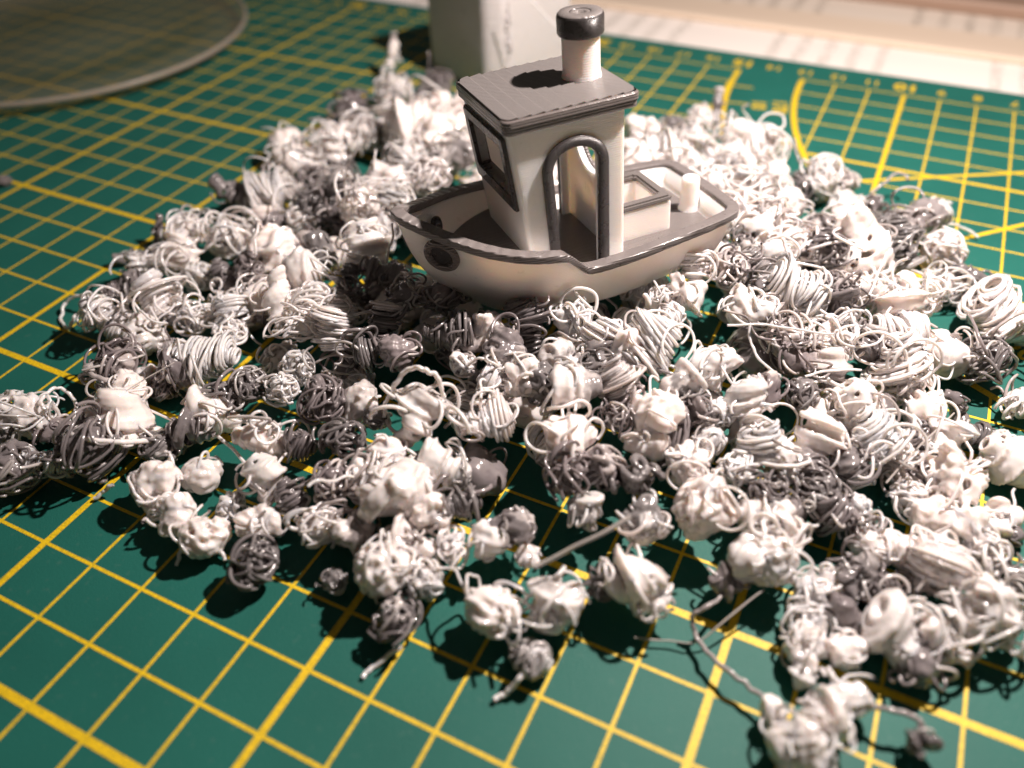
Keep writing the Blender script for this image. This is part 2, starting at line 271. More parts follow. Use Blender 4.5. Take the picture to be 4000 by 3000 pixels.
 (8.94,10.69,1.29,0.402,'W','T',(0.90,0.44,0.00),1.0,'-',"white noodle tangle below the stern's near corner"),
 (9.31,11.45,1.38,0.594,'W','C',(0.91,0.13,-0.40),1.1,'-',"big white tight coil on the right slope, the left one"),
 (8.75,11.53,1.20,0.301,'G','T',(0.90,0.44,0.00),1.0,'-',"grey noodle tangle below the stern's near corner, the right one"),
 (8.27,13.87,1.28,0.563,'W','L',(0.90,0.44,0.00),1.0,'loops',"white loose loopy tangle with loops right beside the stern, the left one"),
 (8.75,13.53,1.15,0.444,'W','L',(0.90,0.44,0.00),1.0,'loops',"white loose loopy tangle with loops right beside the stern, the right one"),
 (8.07,13.48,1.21,0.399,'W','C',(-0.09,0.58,0.81),1.1,'-',"white tight coil right beside the stern, the left one"),
 (8.27,15.21,0.97,0.492,'W','B',(0.90,0.44,0.00),1.2,'-',"white smooth lumpy blob right beside the stern, the right one"),
 (7.86,15.73,0.76,0.329,'G','T',(0.90,0.44,0.00),1.0,'-',"small grey noodle tangle right beside the stern, the right one"),
 (9.55,13.46,1.10,0.530,'G','T',(0.90,0.44,0.00),1.0,'-',"grey noodle tangle on the right slope"),
 (9.93,12.30,1.06,0.438,'G','T',(0.90,0.44,0.00),1.0,'loops',"grey noodle tangle with loops on the right slope"),
 (10.13,11.82,1.00,0.388,'G','C',(0.55,-0.32,-0.77),1.2,'-',"grey tight coil on the right slope"),
 (10.03,13.96,1.12,0.745,'W','C',(0.68,-0.21,-0.71),1.3,'-',"big white tight coil on the right slope, the right one"),
 (9.65,15.39,0.70,0.488,'W','C',(-0.09,0.58,0.81),1.1,'-',"white tight coil at the rear by the yellow arc"),
 (10.87,15.12,0.54,0.557,'G','C',(0.41,-0.42,-0.81),1.2,'-',"grey tight coil at the top of the right shoulder"),
 (11.09,16.29,0.52,0.561,'M','C',(0.60,0.65,0.47),1.2,'-',"beige-grey tight coil at the top of the right shoulder"),
 (11.42,17.37,0.30,0.322,'W','C',(0.60,0.65,0.47),1.4,'tail',"small white tight coil with a straight tail at the top of the right shoulder"),
 (10.49,15.94,0.46,0.503,'G','T',(0.90,0.44,0.00),1.0,'-',"grey noodle tangle at the top of the right shoulder, the left one"),
 (11.73,15.58,0.48,0.521,'W','T',(0.90,0.44,0.00),1.0,'-',"white noodle tangle at the top of the right shoulder"),
 (12.12,14.95,0.33,0.364,'G','T',(0.90,0.44,0.00),1.0,'-',"grey noodle tangle at the top of the right shoulder, the right one"),
 (12.52,15.02,0.25,0.269,'G','D',(0.91,0.13,-0.40),2.0,'beads',"small grey knobbly beaded twist at the far right beside the yellow numerals"),
 (11.82,14.34,0.41,0.447,'W','L',(0.90,0.44,0.00),1.0,'loops',"white loose loopy tangle with loops at the top of the right shoulder"),
 (11.28,13.27,0.74,0.554,'W','L',(0.90,0.44,0.00),1.0,'-',"white loose loopy tangle on the right slope beside the open mat"),
 (10.55,12.51,0.89,0.424,'W','L',(0.90,0.44,0.00),1.0,'-',"white loose loopy tangle on the right slope"),
 (11.05,12.21,0.86,0.503,'W','C',(-0.26,0.51,0.82),1.1,'-',"white tight coil on the right slope beside the open mat, the upper one"),
 (11.20,11.73,0.80,0.451,'W','C',(0.90,0.44,0.00),1.2,'-',"white tight coil on the right slope beside the open mat, the lower one"),
 (11.29,10.80,0.88,0.528,'W','C',(0.55,-0.32,-0.77),1.1,'loops',"white tight coil with loops on the right slope beside the open mat"),
 (10.62,11.10,0.91,0.376,'G','C',(0.24,0.66,0.71),1.0,'-',"grey tight coil on the right slope beside the open mat"),
 (10.15,10.93,1.10,0.467,'W','L',(0.90,0.44,0.00),1.0,'loops',"white loose loopy tangle with loops on the right slope"),
 (10.01,10.38,0.93,0.241,'W','B',(0.90,0.44,0.00),1.0,'-',"small white smooth lumpy blob on the right slope"),
 (10.27,10.03,1.01,0.394,'M','C',(-0.09,0.58,0.81),1.0,'-',"beige-grey tight coil at the main pile's lower right"),
 (9.49,10.21,1.30,0.521,'G','T',(0.90,0.44,0.00),1.0,'-',"big grey noodle tangle on the right slope"),
 (9.67,9.94,1.14,0.390,'G','C',(0.76,0.58,0.28),1.1,'-',"grey tight coil right of centre, below the stern, the right one"),
 (12.91,13.19,0.60,0.649,'W','C',(0.78,-0.10,-0.62),1.2,'loops',"big white tight coil with loops at the far right beside the yellow numerals"),
 (12.56,13.86,0.32,0.348,'G','C',(0.78,-0.10,-0.62),0.6,'-',"grey tight coil at the far right beside the yellow numerals"),
 (12.64,11.96,0.54,0.589,'G','T',(0.90,0.44,0.00),1.0,'loops',"big grey noodle tangle with loops at the far right beside the yellow numerals"),
 (12.25,14.33,0.15,0.166,'G','B',(0.90,0.44,0.00),1.0,'-',"small grey smooth lumpy blob at the far right beside the yellow numerals"),
 (13.39,11.33,0.32,0.352,'W','L',(0.90,0.44,0.00),1.0,'loops',"white loose loopy tangle with loops against the photo's right edge, middle height"),
 (12.77,10.15,0.30,0.331,'G','C',(0.93,0.24,-0.27),1.3,'-',"grey tight coil against the photo's right edge, middle height"),
 (13.23,9.64,0.43,0.468,'W','C',(0.91,0.13,-0.40),1.2,'-',"white tight coil against the photo's right edge, middle height, the right one"),
 (12.25,9.48,0.52,0.473,'W','C',(0.24,0.66,0.71),1.1,'-',"white tight coil against the photo's right edge, middle height, the left one"),
 (11.98,8.92,0.40,0.277,'G','T',(0.90,0.44,0.00),1.0,'-',"grey noodle tangle in the front right, inward of the edge"),
 (12.38,10.65,0.29,0.236,'G','D',(0.68,-0.21,-0.71),1.5,'-',"small grey knobbly beaded twist against the photo's right edge, middle height"),
 (11.21,8.82,0.80,0.479,'W','C',(0.78,-0.10,-0.62),1.1,'loops',"white tight coil with loops at the main pile's lower right, the right one"),
 (10.78,9.41,0.93,0.459,'W','C',(0.68,-0.21,-0.71),1.1,'loops',"white tight coil with loops at the main pile's lower right, the left one"),
 (11.15,9.79,0.64,0.237,'G','C',(0.90,0.44,0.00),1.0,'-',"small grey tight coil at the main pile's lower right"),
 (11.54,10.48,0.64,0.345,'W','L',(0.90,0.44,0.00),1.0,'loops',"white loose loopy tangle with loops at the main pile's lower right"),
 (11.84,10.12,0.58,0.373,'W','B',(0.90,0.44,0.00),1.1,'-',"white smooth lumpy blob at the main pile's lower right"),
 (11.83,9.52,0.51,0.315,'G','T',(0.90,0.44,0.00),1.0,'-',"grey noodle tangle at the main pile's lower right, the right one"),
 (10.37,8.31,0.90,0.405,'W','C',(0.08,0.63,0.77),1.3,'-',"white tight coil in the front right of the pile"),
 (10.30,9.11,0.79,0.197,'W','B',(-0.09,0.58,0.81),1.3,'-',"small white smooth lumpy blob at the main pile's lower right"),
 (9.94,9.21,0.98,0.317,'G','T',(0.90,0.44,0.00),1.0,'-',"grey noodle tangle right of centre, below the stern"),
 (9.11,8.47,1.16,0.390,'W','C',(-0.41,0.42,0.81),1.0,'loops',"white tight coil with loops right of centre, below the stern"),
 (9.38,8.93,1.07,0.312,'G','C',(-0.41,0.42,0.81),1.2,'-',"grey tight coil right of centre, below the stern, the left one"),
 (8.45,8.92,1.27,0.355,'W','B',(0.24,0.66,0.71),1.3,'loops',"white smooth lumpy blob with loops in front of the hull below the door"),
 (8.12,8.23,1.29,0.388,'M','B',(0.54,0.66,0.52),1.2,'-',"beige-grey smooth lumpy blob in front of the hull below the door"),
 (9.69,7.78,0.98,0.392,'W','C',(0.41,-0.42,-0.81),1.0,'-',"white tight coil right of centre, below the stern"),
 (10.00,7.66,0.83,0.322,'W','B',(0.90,0.44,0.00),1.0,'loops',"white smooth lumpy blob with loops in the front right of the pile, the upper one"),
 (9.42,7.20,0.89,0.328,'W','T',(0.90,0.44,0.00),1.0,'-',"white noodle tangle in the front right of the pile"),
 (10.33,7.70,0.82,0.380,'G','T',(0.90,0.44,0.00),1.0,'-',"grey noodle tangle in the front right of the pile, the left one"),
 (10.92,8.17,0.71,0.363,'G','T',(0.90,0.44,0.00),1.0,'-',"grey noodle tangle at the main pile's lower right, the left one"),
 (8.48,7.92,1.13,0.310,'G','L',(0.90,0.44,0.00),1.0,'-',"grey loose loopy tangle in front of the hull below the door"),
 (8.83,8.11,1.07,0.285,'W','T',(0.90,0.44,0.00),1.0,'-',"white noodle tangle right of centre, below the stern, the right one"),
 (8.83,7.51,1.00,0.277,'W','T',(0.90,0.44,0.00),1.0,'-',"white noodle tangle right of centre, below the stern, the left one"),
 (8.72,6.88,0.99,0.349,'W','B',(0.90,0.44,0.00),1.0,'-',"white smooth lumpy blob in front, right of the clear rod, the left one"),
 (12.45,8.67,0.45,0.488,'W','C',(0.91,0.13,-0.40),1.1,'-',"white tight coil in the front right by the photo's edge"),
 (11.81,8.23,0.39,0.282,'W','L',(0.90,0.44,0.00),1.0,'loops',"white loose loopy tangle with loops in the front right, inward of the edge"),
 (9.13,6.22,0.92,0.479,'W','B',(-0.09,0.58,0.81),1.1,'tail',"big white smooth lumpy blob with a straight tail in front, right of the clear rod"),
 (10.59,7.48,0.74,0.391,'G','T',(0.90,0.44,0.00),1.0,'-',"grey noodle tangle in the front right of the pile, the right one"),
 (10.88,7.28,0.57,0.321,'G','C',(0.78,-0.10,-0.62),1.1,'-',"grey tight coil in the front right, inward of the edge"),
 (9.93,7.01,0.79,0.353,'G','L',(0.90,0.44,0.00),1.0,'-',"grey loose loopy tangle in the front right of the pile"),
 (9.83,6.60,0.67,0.281,'W','B',(0.90,0.44,0.00),1.0,'-',"white smooth lumpy blob in front, right of the clear rod, the right one"),
 (10.25,6.58,0.65,0.361,'W','B',(0.90,0.44,0.00),1.0,'loops',"white smooth lumpy blob with loops in the front right of the pile, the lower one"),
 (10.12,5.86,0.65,0.477,'W','B',(0.90,0.44,0.00),1.1,'loops',"big white smooth lumpy blob with loops in front, right of the clear rod"),
 (9.72,5.48,0.43,0.231,'G','B',(0.90,0.44,0.00),1.0,'-',"grey smooth lumpy blob in front, right of the clear rod"),
 (11.15,7.59,0.47,0.243,'W','T',(0.90,0.44,0.00),1.0,'-',"small white noodle tangle in the front right, inward of the edge"),
 (11.32,7.23,0.41,0.281,'M','L',(0.90,0.44,0.00),1.0,'-',"beige-grey loose loopy tangle in the front right, inward of the edge"),
 (11.55,7.07,0.35,0.309,'W','B',(0.91,0.13,-0.40),1.3,'-',"white smooth lumpy blob in the front right, inward of the edge, the left one"),
 (12.26,7.97,0.33,0.355,'W','B',(0.93,0.24,-0.27),1.2,'-',"white smooth lumpy blob in the front right by the photo's edge, the left one"),
 (12.70,7.97,0.30,0.327,'W','B',(0.90,0.44,0.00),1.0,'-',"white smooth lumpy blob in the front right by the photo's edge, the right one"),
 (13.02,7.68,0.32,0.353,'W','L',(0.90,0.44,0.00),1.0,'loops',"white loose loopy tangle with loops in the front right by the photo's edge"),
 (13.21,8.48,0.25,0.277,'W','D',(0.90,0.44,0.00),1.2,'-',"white knobbly beaded twist in the front right by the photo's edge"),
 (13.42,8.29,0.16,0.169,'G','T',(0.90,0.44,0.00),1.0,'-',"small grey noodle tangle in the front right by the photo's edge"),
 (12.36,6.98,0.46,0.504,'W','C',(0.08,0.63,0.77),0.9,'-',"big white tight coil in the front right by the photo's edge"),
 (11.93,7.19,0.30,0.327,'W','B',(0.91,0.13,-0.40),1.2,'-',"white smooth lumpy blob in the front right, inward of the edge, the right one"),
 (11.37,6.42,0.32,0.340,'G','C',(0.24,0.66,0.71),1.1,'-',"grey tight coil at the front right rim"),
 (11.72,6.34,0.28,0.299,'G','L',(0.90,0.44,0.00),1.0,'-',"grey loose loopy tangle at the front right rim"),
 (10.87,5.94,0.32,0.291,'W','T',(0.90,0.44,0.00),1.0,'-',"white noodle tangle at the front right rim"),
 (11.08,6.06,0.29,0.294,'W','C',(-0.26,0.51,0.82),1.0,'-',"white tight coil at the front right rim"),
 (10.90,5.40,0.27,0.298,'W','L',(0.90,0.44,0.00),1.0,'loops',"white loose loopy tangle with loops at the front right rim"),
 (10.93,5.03,0.27,0.293,'W','B',(0.90,0.44,0.00),1.0,'-',"white smooth lumpy blob at the front right rim, leftmost one"),
 (11.44,5.15,0.23,0.245,'W','B',(0.90,0.44,0.00),1.0,'-',"white smooth lumpy blob at the front right rim, second from left"),
 (11.03,4.65,0.13,0.139,'W','B',(-0.09,0.58,0.81),1.4,'-',"small white smooth lumpy blob in the bottom right corner on open mat, the right one"),
 (11.32,5.72,0.21,0.225,'G','D',(-0.26,0.51,0.82),1.2,'-',"small grey knobbly beaded twist at the front right rim"),
 (11.56,5.74,0.20,0.212,'G','T',(0.90,0.44,0.00),1.0,'-',"small grey noodle tangle at the front right rim"),
 (11.98,5.66,0.37,0.407,'W','B',(0.86,0.02,-0.52),1.3,'-',"white smooth lumpy blob at the front right rim, rightmost one"),
 (12.32,5.74,0.25,0.267,'G','B',(0.68,-0.21,-0.71),1.2,'-',"grey smooth lumpy blob at the front right rim, the upper one"),
 (12.31,5.31,0.26,0.287,'G','B',(0.68,-0.21,-0.71),1.1,'-',"grey smooth lumpy blob at the front right rim, the lower one"),
 (12.53,5.80,0.28,0.308,'W','D',(0.68,-0.21,-0.71),1.4,'loops',"white knobbly beaded twist with loops at the lower right edge of the photo"),
 (13.11,6.37,0.43,0.468,'W','C',(0.66,0.63,0.40),1.2,'loops',"big white tight coil with loops at the lower right edge of the photo"),
 (12.77,6.41,0.14,0.153,'W','B',(0.90,0.44,0.00),1.0,'-',"small white smooth lumpy blob at the lower right edge of the photo"),
 (13.44,7.37,0.23,0.249,'G','L',(0.90,0.44,0.00),1.0,'-',"small grey loose loopy tangle at the lower right edge of the photo"),
 (11.49,4.45,0.29,0.311,'W','B',(0.76,0.58,0.28),1.3,'-',"white smooth lumpy blob in the bottom right corner on open mat, the right one"),
 (11.37,4.14,0.25,0.270,'W','B',(0.81,0.59,0.00),1.3,'-',"white smooth lumpy blob in the bottom right corner on open mat, the left one"),
 (11.15,3.59,0.36,0.392,'W','B',(0.24,0.66,0.71),1.1,'-',"big white smooth lumpy blob in the bottom right corner on open mat"),
 (10.80,3.92,0.14,0.147,'W','B',(-0.41,0.42,0.81),2.2,'-',"small white smooth lumpy blob in the bottom right corner on open mat, the left one"),
 (12.49,4.33,0.15,0.164,'G','C',(0.66,0.63,0.40),1.2,'-',"small grey tight coil in the bottom right corner on open mat"),
 (-3.44,17.79,0.60,0.652,'W','T',(-0.26,0.51,0.82),1.3,'-',"white noodle tangle in front of the pale tower"),
 (-4.77,19.80,0.36,0.395,'W','D',(-0.26,0.51,0.82),2.0,'tail',"small white knobbly beaded twist with a straight tail in front of the pale tower"),
 (-2.65,19.01,0.48,0.519,'G','T',(0.90,0.44,0.00),1.0,'-',"grey noodle tangle in front of the pale tower"),
 (-2.65,18.29,0.40,0.436,'G','T',(0.90,0.44,0.00),1.0,'loops',"small grey noodle tangle with loops in front of the pale tower"),
 (-3.92,16.38,0.52,0.562,'G','L',(0.90,0.44,0.00),1.0,'loops',"grey loose loopy tangle with loops in front of the pale tower"),
 (-2.61,14.88,0.72,0.779,'W','T',(0.90,0.44,0.00),1.0,'-',"white noodle tangle at the pile's rear edge behind the bow"),
 (-2.91,14.43,0.59,0.647,'W','B',(0.90,0.44,0.00),1.0,'-',"white smooth lumpy blob at the pile's rear edge behind the bow, the right one"),
 (-2.57,15.35,0.34,0.365,'G','C',(0.24,0.66,0.71),1.3,'-',"small grey tight coil at the pile's rear edge behind the bow"),
 (-2.56,16.11,0.47,0.508,'W','C',(-0.09,0.58,0.81),1.2,'-',"white tight coil in front of the pale tower"),
 (-4.29,13.83,0.48,0.527,'W','B',(-0.41,0.42,0.81),1.2,'-',"white smooth lumpy blob at the pile's rear edge behind the bow, the left one"),
 (-2.83,13.32,0.66,0.716,'W','C',(0.66,0.63,0.40),1.1,'-',"white tight coil at the pile's rear edge behind the bow, the right one"),
 (-3.14,12.64,0.59,0.647,'W','C',(0.24,0.66,0.71),1.1,'-',"white tight coil at the pile's rear edge behind the bow, the left one"),
 (-1.23,15.44,0.74,0.801,'W','B',(0.90,0.44,0.00),1.0,'-',"big white smooth lumpy blob between the tower and the cabin front, the left one"),
 (-0.42,15.49,0.74,0.788,'W','B',(0.90,0.44,0.00),1.0,'-',"big white smooth lumpy blob between the tower and the cabin front, the right one"),
 (-0.57,13.80,0.90,0.684,'W','T',(0.90,0.44,0.00),1.0,'-',"white noodle tangle behind the bow rail, the left one"),
 (-0.72,17.05,0.68,0.737,'W','B',(-0.09,0.58,0.81),1.1,'-',"white smooth lumpy blob between the tower and the cabin front, the right one"),
 (-1.65,16.87,0.65,0.712,'W','B',(0.90,0.44,0.00),1.0,'-',"white smooth lumpy blob between the tower and the cabin front, the left one"),
 (0.59,14.43,0.97,0.592,'M','B',(0.90,0.44,0.00),1.0,'-',"beige-grey smooth lumpy blob between the tower and the cabin front"),
 (-0.48,13.88,0.59,0.329,'G','C',(0.55,-0.32,-0.77),1.6,'stalk',"small grey tight coil with a thin upright stalk behind the bow rail"),
 (-2.08,13.10,0.48,0.517,'G','T',(0.90,0.44,0.00),1.0,'-',"grey noodle tangle at the pile's rear edge behind the bow"),
 (-2.31,12.72,0.42,0.455,'G','L',(0.90,0.44,0.00),1.0,'loops',"grey loose loopy tangle with loops just left of the boat's bow"),
 (-0.21,12.33,1.07,0.585,'W','B',(0.76,0.58,0.28),1.2,'-',"white smooth lumpy blob behind the bow rail"),
 (0.39,11.78,1.13,0.456,'W','L',(0.90,0.44,0.00),1.0,'loops',"white loose loopy tangle with loops behind the bow rail, the right one"),
 (0.59,12.98,1.10,0.503,'W','T',(0.90,0.44,0.00),1.0,'-',"white noodle tangle behind the bow rail, the right one"),
 (-3.46,11.25,0.33,0.360,'G','D',(0.91,0.13,-0.40),1.6,'beads',"small grey knobbly beaded twist on the left slope level with the bow"),
 (4.05,18.12,0.59,0.638,'W','T',(0.90,0.44,0.00),1.0,'-',"white noodle tangle behind the cabin, over the cargo box"),
 (4.72,15.75,1.08,0.518,'W','B',(0.90,0.44,0.00),1.0,'-',"white smooth lumpy blob behind the cabin, over the cargo box"),
 (5.30,16.30,1.00,0.580,'W','C',(0.90,0.44,0.00),1.2,'-',"white tight coil behind the cabin, over the cargo box"),
 (4.58,19.34,0.36,0.394,'G','T',(0.90,0.44,0.00),1.0,'-',"small grey noodle tangle behind the cabin, over the cargo box"),
 (5.41,18.22,0.61,0.660,'W','T',(0.90,0.44,0.00),1.0,'-',"white noodle tangle behind the stern, leftmost one"),
 (5.10,20.06,0.43,0.464,'W','T',(-0.26,0.51,0.82),1.2,'-',"white noodle tangle behind the stern, second from left"),
 (5.35,20.97,0.24,0.256,'G','D',(-0.09,0.58,0.81),2.0,'-',"small grey knobbly beaded twist behind the stern"),
 (6.57,18.64,0.58,0.636,'W','B',(0.90,0.44,0.00),1.0,'-',"white smooth lumpy blob behind the stern"),
 (7.19,18.52,0.61,0.659,'W','T',(0.90,0.44,0.00),1.0,'loops',"white noodle tangle with loops behind the stern"),
 (6.50,16.98,0.82,0.619,'W','C',(0.81,0.59,0.00),1.2,'-',"white tight coil behind the stern, the right one"),
 (6.01,15.62,1.12,0.533,'W','C',(0.81,0.59,0.00),1.1,'-',"white tight coil behind the stern, the left one"),
 (6.68,14.91,1.26,0.560,'W','T',(0.90,0.44,0.00),1.0,'-',"white noodle tangle behind the stern, third from left"),
 (7.32,15.35,1.12,0.570,'W','L',(0.90,0.44,0.00),1.0,'loops',"white loose loopy tangle with loops behind the stern"),
 (7.62,16.87,0.68,0.534,'W','B',(0.90,0.44,0.00),1.0,'-',"white smooth lumpy blob right beside the stern, the left one"),
 (8.80,17.49,0.55,0.601,'W','T',(0.90,0.44,0.00),1.0,'stalk',"white noodle tangle with a thin upright stalk at the rear by the yellow arc"),
 (8.47,17.27,0.42,0.462,'G','T',(0.90,0.44,0.00),1.0,'stalk2',"grey noodle tangle with a curved stalk at the rear by the yellow arc"),
 (9.23,17.94,0.38,0.418,'G','T',(0.90,0.44,0.00),1.0,'-',"grey noodle tangle at the rear by the yellow arc"),
 (9.56,16.72,0.41,0.442,'W','B',(0.90,0.44,0.00),1.2,'-',"white smooth lumpy blob at the rear by the yellow arc"),
 (10.10,17.13,0.32,0.345,'G','T',(0.90,0.44,0.00),1.0,'stalk3',"small grey noodle tangle with a bent stalk at the top of the right shoulder"),
 (7.58,14.05,1.28,0.502,'W','L',(0.90,0.44,0.00),1.0,'-',"white loose loopy tangle right beside the stern"),
 (7.36,13.55,1.33,0.446,'W','T',(0.90,0.44,0.00),1.0,'-',"white noodle tangle behind the stern, rightmost one"),
 (-10.37,9.77,0.17,0.180,'G','T',(0.90,0.44,0.00),1.0,'-',"small grey noodle tangle on the upper left fringe of the pile"),
]
STRANDS = [
 ('long_loop',[(-3.688, 6.898, 0.2), (-3.528, 6.808, 0.45), (-3.748, 6.755, 0.5), (-3.995, 6.755, 0.45), (-4.343, 6.663, 0.3), (-4.529, 6.516, 0.15), (-4.447, 6.315, 0.06), (-4.209, 6.11, 0.05), (-3.893, 6.015, 0.1), (-3.832, 6.15, 0.25), (-3.8, 6.262, 0.3), (-3.573, 6.197, 0.3), (-3.403, 6.112, 0.25), (-3.097, 6.05, 0.3)],0.034,'W'),
 ('ring',[(-2.061, 3.945, 0.6), (-2.064, 4.208, 0.6), (-2.01, 4.368, 0.5), (-1.856, 4.37, 0.4), (-1.658, 4.246, 0.3), (-1.538, 4.09, 0.2), (-1.52, 3.936, 0.15), (-1.701, 3.796, 0.2), (-1.797, 3.729, 0.3)],0.034,'W'),
 ('ring2',[(-1.699, 3.916, 0.7), (-1.643, 3.789, 0.7), (-1.717, 3.76, 0.75), (-1.842, 3.869, 0.75), (-1.865, 3.982, 0.7), (-1.699, 3.916, 0.7), (-1.729, 3.967, 0.4), (-1.631, 3.934, 0.3)],0.036,'W'),
 ('big_loop',[(4.016, 5.967, 1.291), (4.118, 5.952, 1.592), (4.196, 6.055, 1.763), (4.346, 6.152, 1.886), (4.56, 6.185, 1.947), (4.727, 6.21, 1.854), (4.828, 6.205, 1.655), (4.868, 6.193, 1.453)],0.04,'W'),
 ('big_loop2',[(4.0, 5.76, 1.051), (3.951, 5.845, 1.215), (3.999, 5.962, 1.339), (4.155, 6.016, 1.455), (4.371, 6.071, 1.522), (4.458, 6.122, 1.433)],0.036,'W'),
 ('cone_tail',[(-0.61, 14.038, 0.719), (-0.6, 13.864, 1.144), (-0.579, 13.745, 1.464), (-0.831, 13.922, 1.483), (-1.162, 14.149, 1.372)],0.03,'G'),
 ('cone_tail2',[(-0.129, 13.586, 0.684), (0.178, 13.396, 0.67), (0.456, 13.354, 0.628)],0.03,'G'),
 ('rod',[(7.417, 4.105, 1.1), (8.403, 5.054, 1.614)],0.032,'K'),
 ('hang',[(9.744, 5.187, 0.429), (9.641, 4.9, 0.535), (9.498, 4.777, 0.433), (9.495, 4.706, 0.317), (9.613, 4.593, 0.22), (9.823, 4.406, 0.25), (10.109, 4.239, 0.3), (10.408, 4.133, 0.3), (10.699, 4.024, 0.3), (10.943, 3.913, 0.35)],0.033,'G'),
 ('thread1',[(8.844, 4.267, 0.128), (9.256, 4.42, 0.12), (9.634, 4.552, 0.156), (9.871, 4.871, 0.336), (10.258, 5.506, 0.494)],0.016,'K'),
 ('thread2',[(-0.506, 4.197, 0.9), (-0.431, 4.797, 0.9), (-0.209, 5.435, 0.948)],0.012,'K'),
 ('thread3',[(10.739, 15.559, 0.9), (10.594, 13.236, 1.371), (10.509, 11.869, 1.402)],0.022,'W'),
 ('thread4',[(9.907, 9.341, 1.236), (10.224, 9.581, 1.283), (10.72, 9.957, 1.187)],0.022,'W'),
 ('thread5',[(12.295, 10.11, 0.686), (11.844, 8.926, 0.866), (11.469, 7.954, 0.784)],0.016,'K'),
 ('thread6',[(8.508, 9.295, 1.864), (9.051, 9.554, 1.895), (9.695, 9.912, 1.696), (10.123, 10.271, 1.519)],0.02,'W'),
 ('thread7',[(8.827, 9.545, 1.829), (8.935, 9.363, 1.605), (9.188, 9.153, 1.454), (9.532, 9.108, 1.293)],0.022,'W'),
 ('strand8',[(1.485, 4.528, 0.65), (1.901, 4.424, 0.582), (2.344, 4.27, 0.497)],0.03,'W'),
 ('tail_right',[(11.526, 17.061, 0.5), (11.626, 16.938, 0.4), (11.873, 17.166, 0.3), (12.141, 17.271, 0.2), (12.464, 17.219, 0.08)],0.034,'W'),
 ('pair_tail',[(7.773, 3.12, 0.4), (7.711, 2.967, 0.25), (7.613, 2.819, 0.12), (7.505, 2.667, 0.05)],0.038,'W'),
 ('corner',[(11.71, 4.483, 0.35), (11.892, 4.469, 0.4), (12.121, 4.484, 0.45), (12.294, 4.521, 0.45), (12.426, 4.514, 0.4), (12.492, 4.47, 0.3), (12.477, 4.342, 0.25)],0.036,'G'),
 ('st1',[(8.596, 17.707, 0.3), (8.354, 17.539, 0.7), (8.116, 17.698, 1.0), (7.923, 18.108, 1.2)],0.033,'G'),
 ('st2',[(8.615, 18.076, 0.5), (8.655, 18.275, 0.7), (8.823, 18.269, 0.7), (9.098, 18.211, 0.6), (9.314, 18.413, 0.3)],0.026,'G'),
 ('st3',[(10.033, 17.368, 0.3), (9.985, 17.481, 0.5), (10.113, 17.727, 0.6), (10.23, 17.924, 0.65), (10.316, 18.209, 0.7), (10.474, 18.38, 0.7), (10.622, 18.399, 0.65), (10.691, 18.282, 0.6)],0.034,'G'),
 ('st4',[(11.755, 12.165, 0.284), (11.914, 12.014, 0.65), (12.085, 12.011, 0.903), (12.204, 12.03, 0.769), (12.321, 12.095, 0.631), (12.49, 12.319, 0.5)],0.036,'G'),
 ('st5',[(12.13, 14.35, 0.1), (12.154, 14.174, 0.12), (12.351, 14.093, 0.2), (12.557, 13.955, 0.3)],0.034,'G'),
 ('spine',[(13.27, 6.142, 0.3), (13.438, 6.124, 0.3), (13.599, 6.093, 0.25)],0.04,'W'),
 ('tailL',[(0.314, 3.202, 0.25), (0.169, 3.099, 0.15), (0.072, 2.954, 0.06)],0.034,'W'),
 ('wormtail',[(2.14, 2.777, 0.2), (2.167, 2.665, 0.12), (2.225, 2.525, 0.05)],0.03,'W'),
 ('wormtail2',[(2.682, 2.971, 0.25), (2.746, 2.942, 0.15), (2.833, 2.899, 0.08)],0.034,'W'),
 ('gtail',[(6.033, 2.751, 0.15), (5.907, 2.583, 0.08), (5.799, 2.359, 0.03), (5.757, 2.199, 0.03)],0.032,'W'),
 ('fibre',[(-0.154, 19.7, 3.251), (0.362, 19.7, 2.831), (1.278, 19.7, 2.138), (2.218, 19.7, 1.463)],0.018,'W'),
]
# ================================================================= desk, mat, papers
m, nt, b = new_mat('desk_wood'); b.inputs['Base Color'].default_value = (0.30, 0.19, 0.12, 1); b.inputs['Roughness'].default_value = .5
ns = N(nt, 'ShaderNodeTexNoise'); ns.inputs['Scale'].default_value = .6; tc = N(nt, 'ShaderNodeTexCoord'); mp = N(nt, 'ShaderNodeMapping'); mp.inputs['Scale'].default_value = (.4, 6, 1)
nt.links.new(tc.outputs['Object'], mp.inputs[0]); nt.links.new(mp.outputs[0], ns.inputs['Vector'])
cr = N(nt, 'ShaderNodeValToRGB'); cr.color_ramp.elements[0].color = (.20, .12, .075, 1); cr.color_ramp.elements[1].color = (.33, .215, .14, 1)
nt.links.new(ns.outputs['Fac'], cr.inputs[0]); nt.links.new(cr.outputs[0], b.inputs['Base Color']); M_desk = m
def box_bm(bm, x0, x1, y0, y1, z0, z1):
    r = bmesh.ops.create_cube(bm, size=1); 
    for v in r['verts']: v.co = Vector(((x0+x1)/2 + v.co.x*(x1-x0), (y0+y1)/2 + v.co.y*(y1-y0), (z0+z1)/2 + v.co.z*(z1-z0)))
    return r['verts']
def bm_mesh(name, bm, bevel=0, seg=2):
    if bevel: bmesh.ops.bevel(bm, geom=bm.edges[:], offset=bevel, segments=seg, affect='EDGES', profile=.5)
    me = bpy.data.meshes.new(name); bm.to_mesh(me); bm.free(); return me
bm = bmesh.new(); box_bm(bm, -70, 80, -45, 75, -3.3, -0.3)
link('desk', bm_mesh('desk', bm), M_desk, smooth=False, kind='structure', label='wooden desk top under the cutting mat')

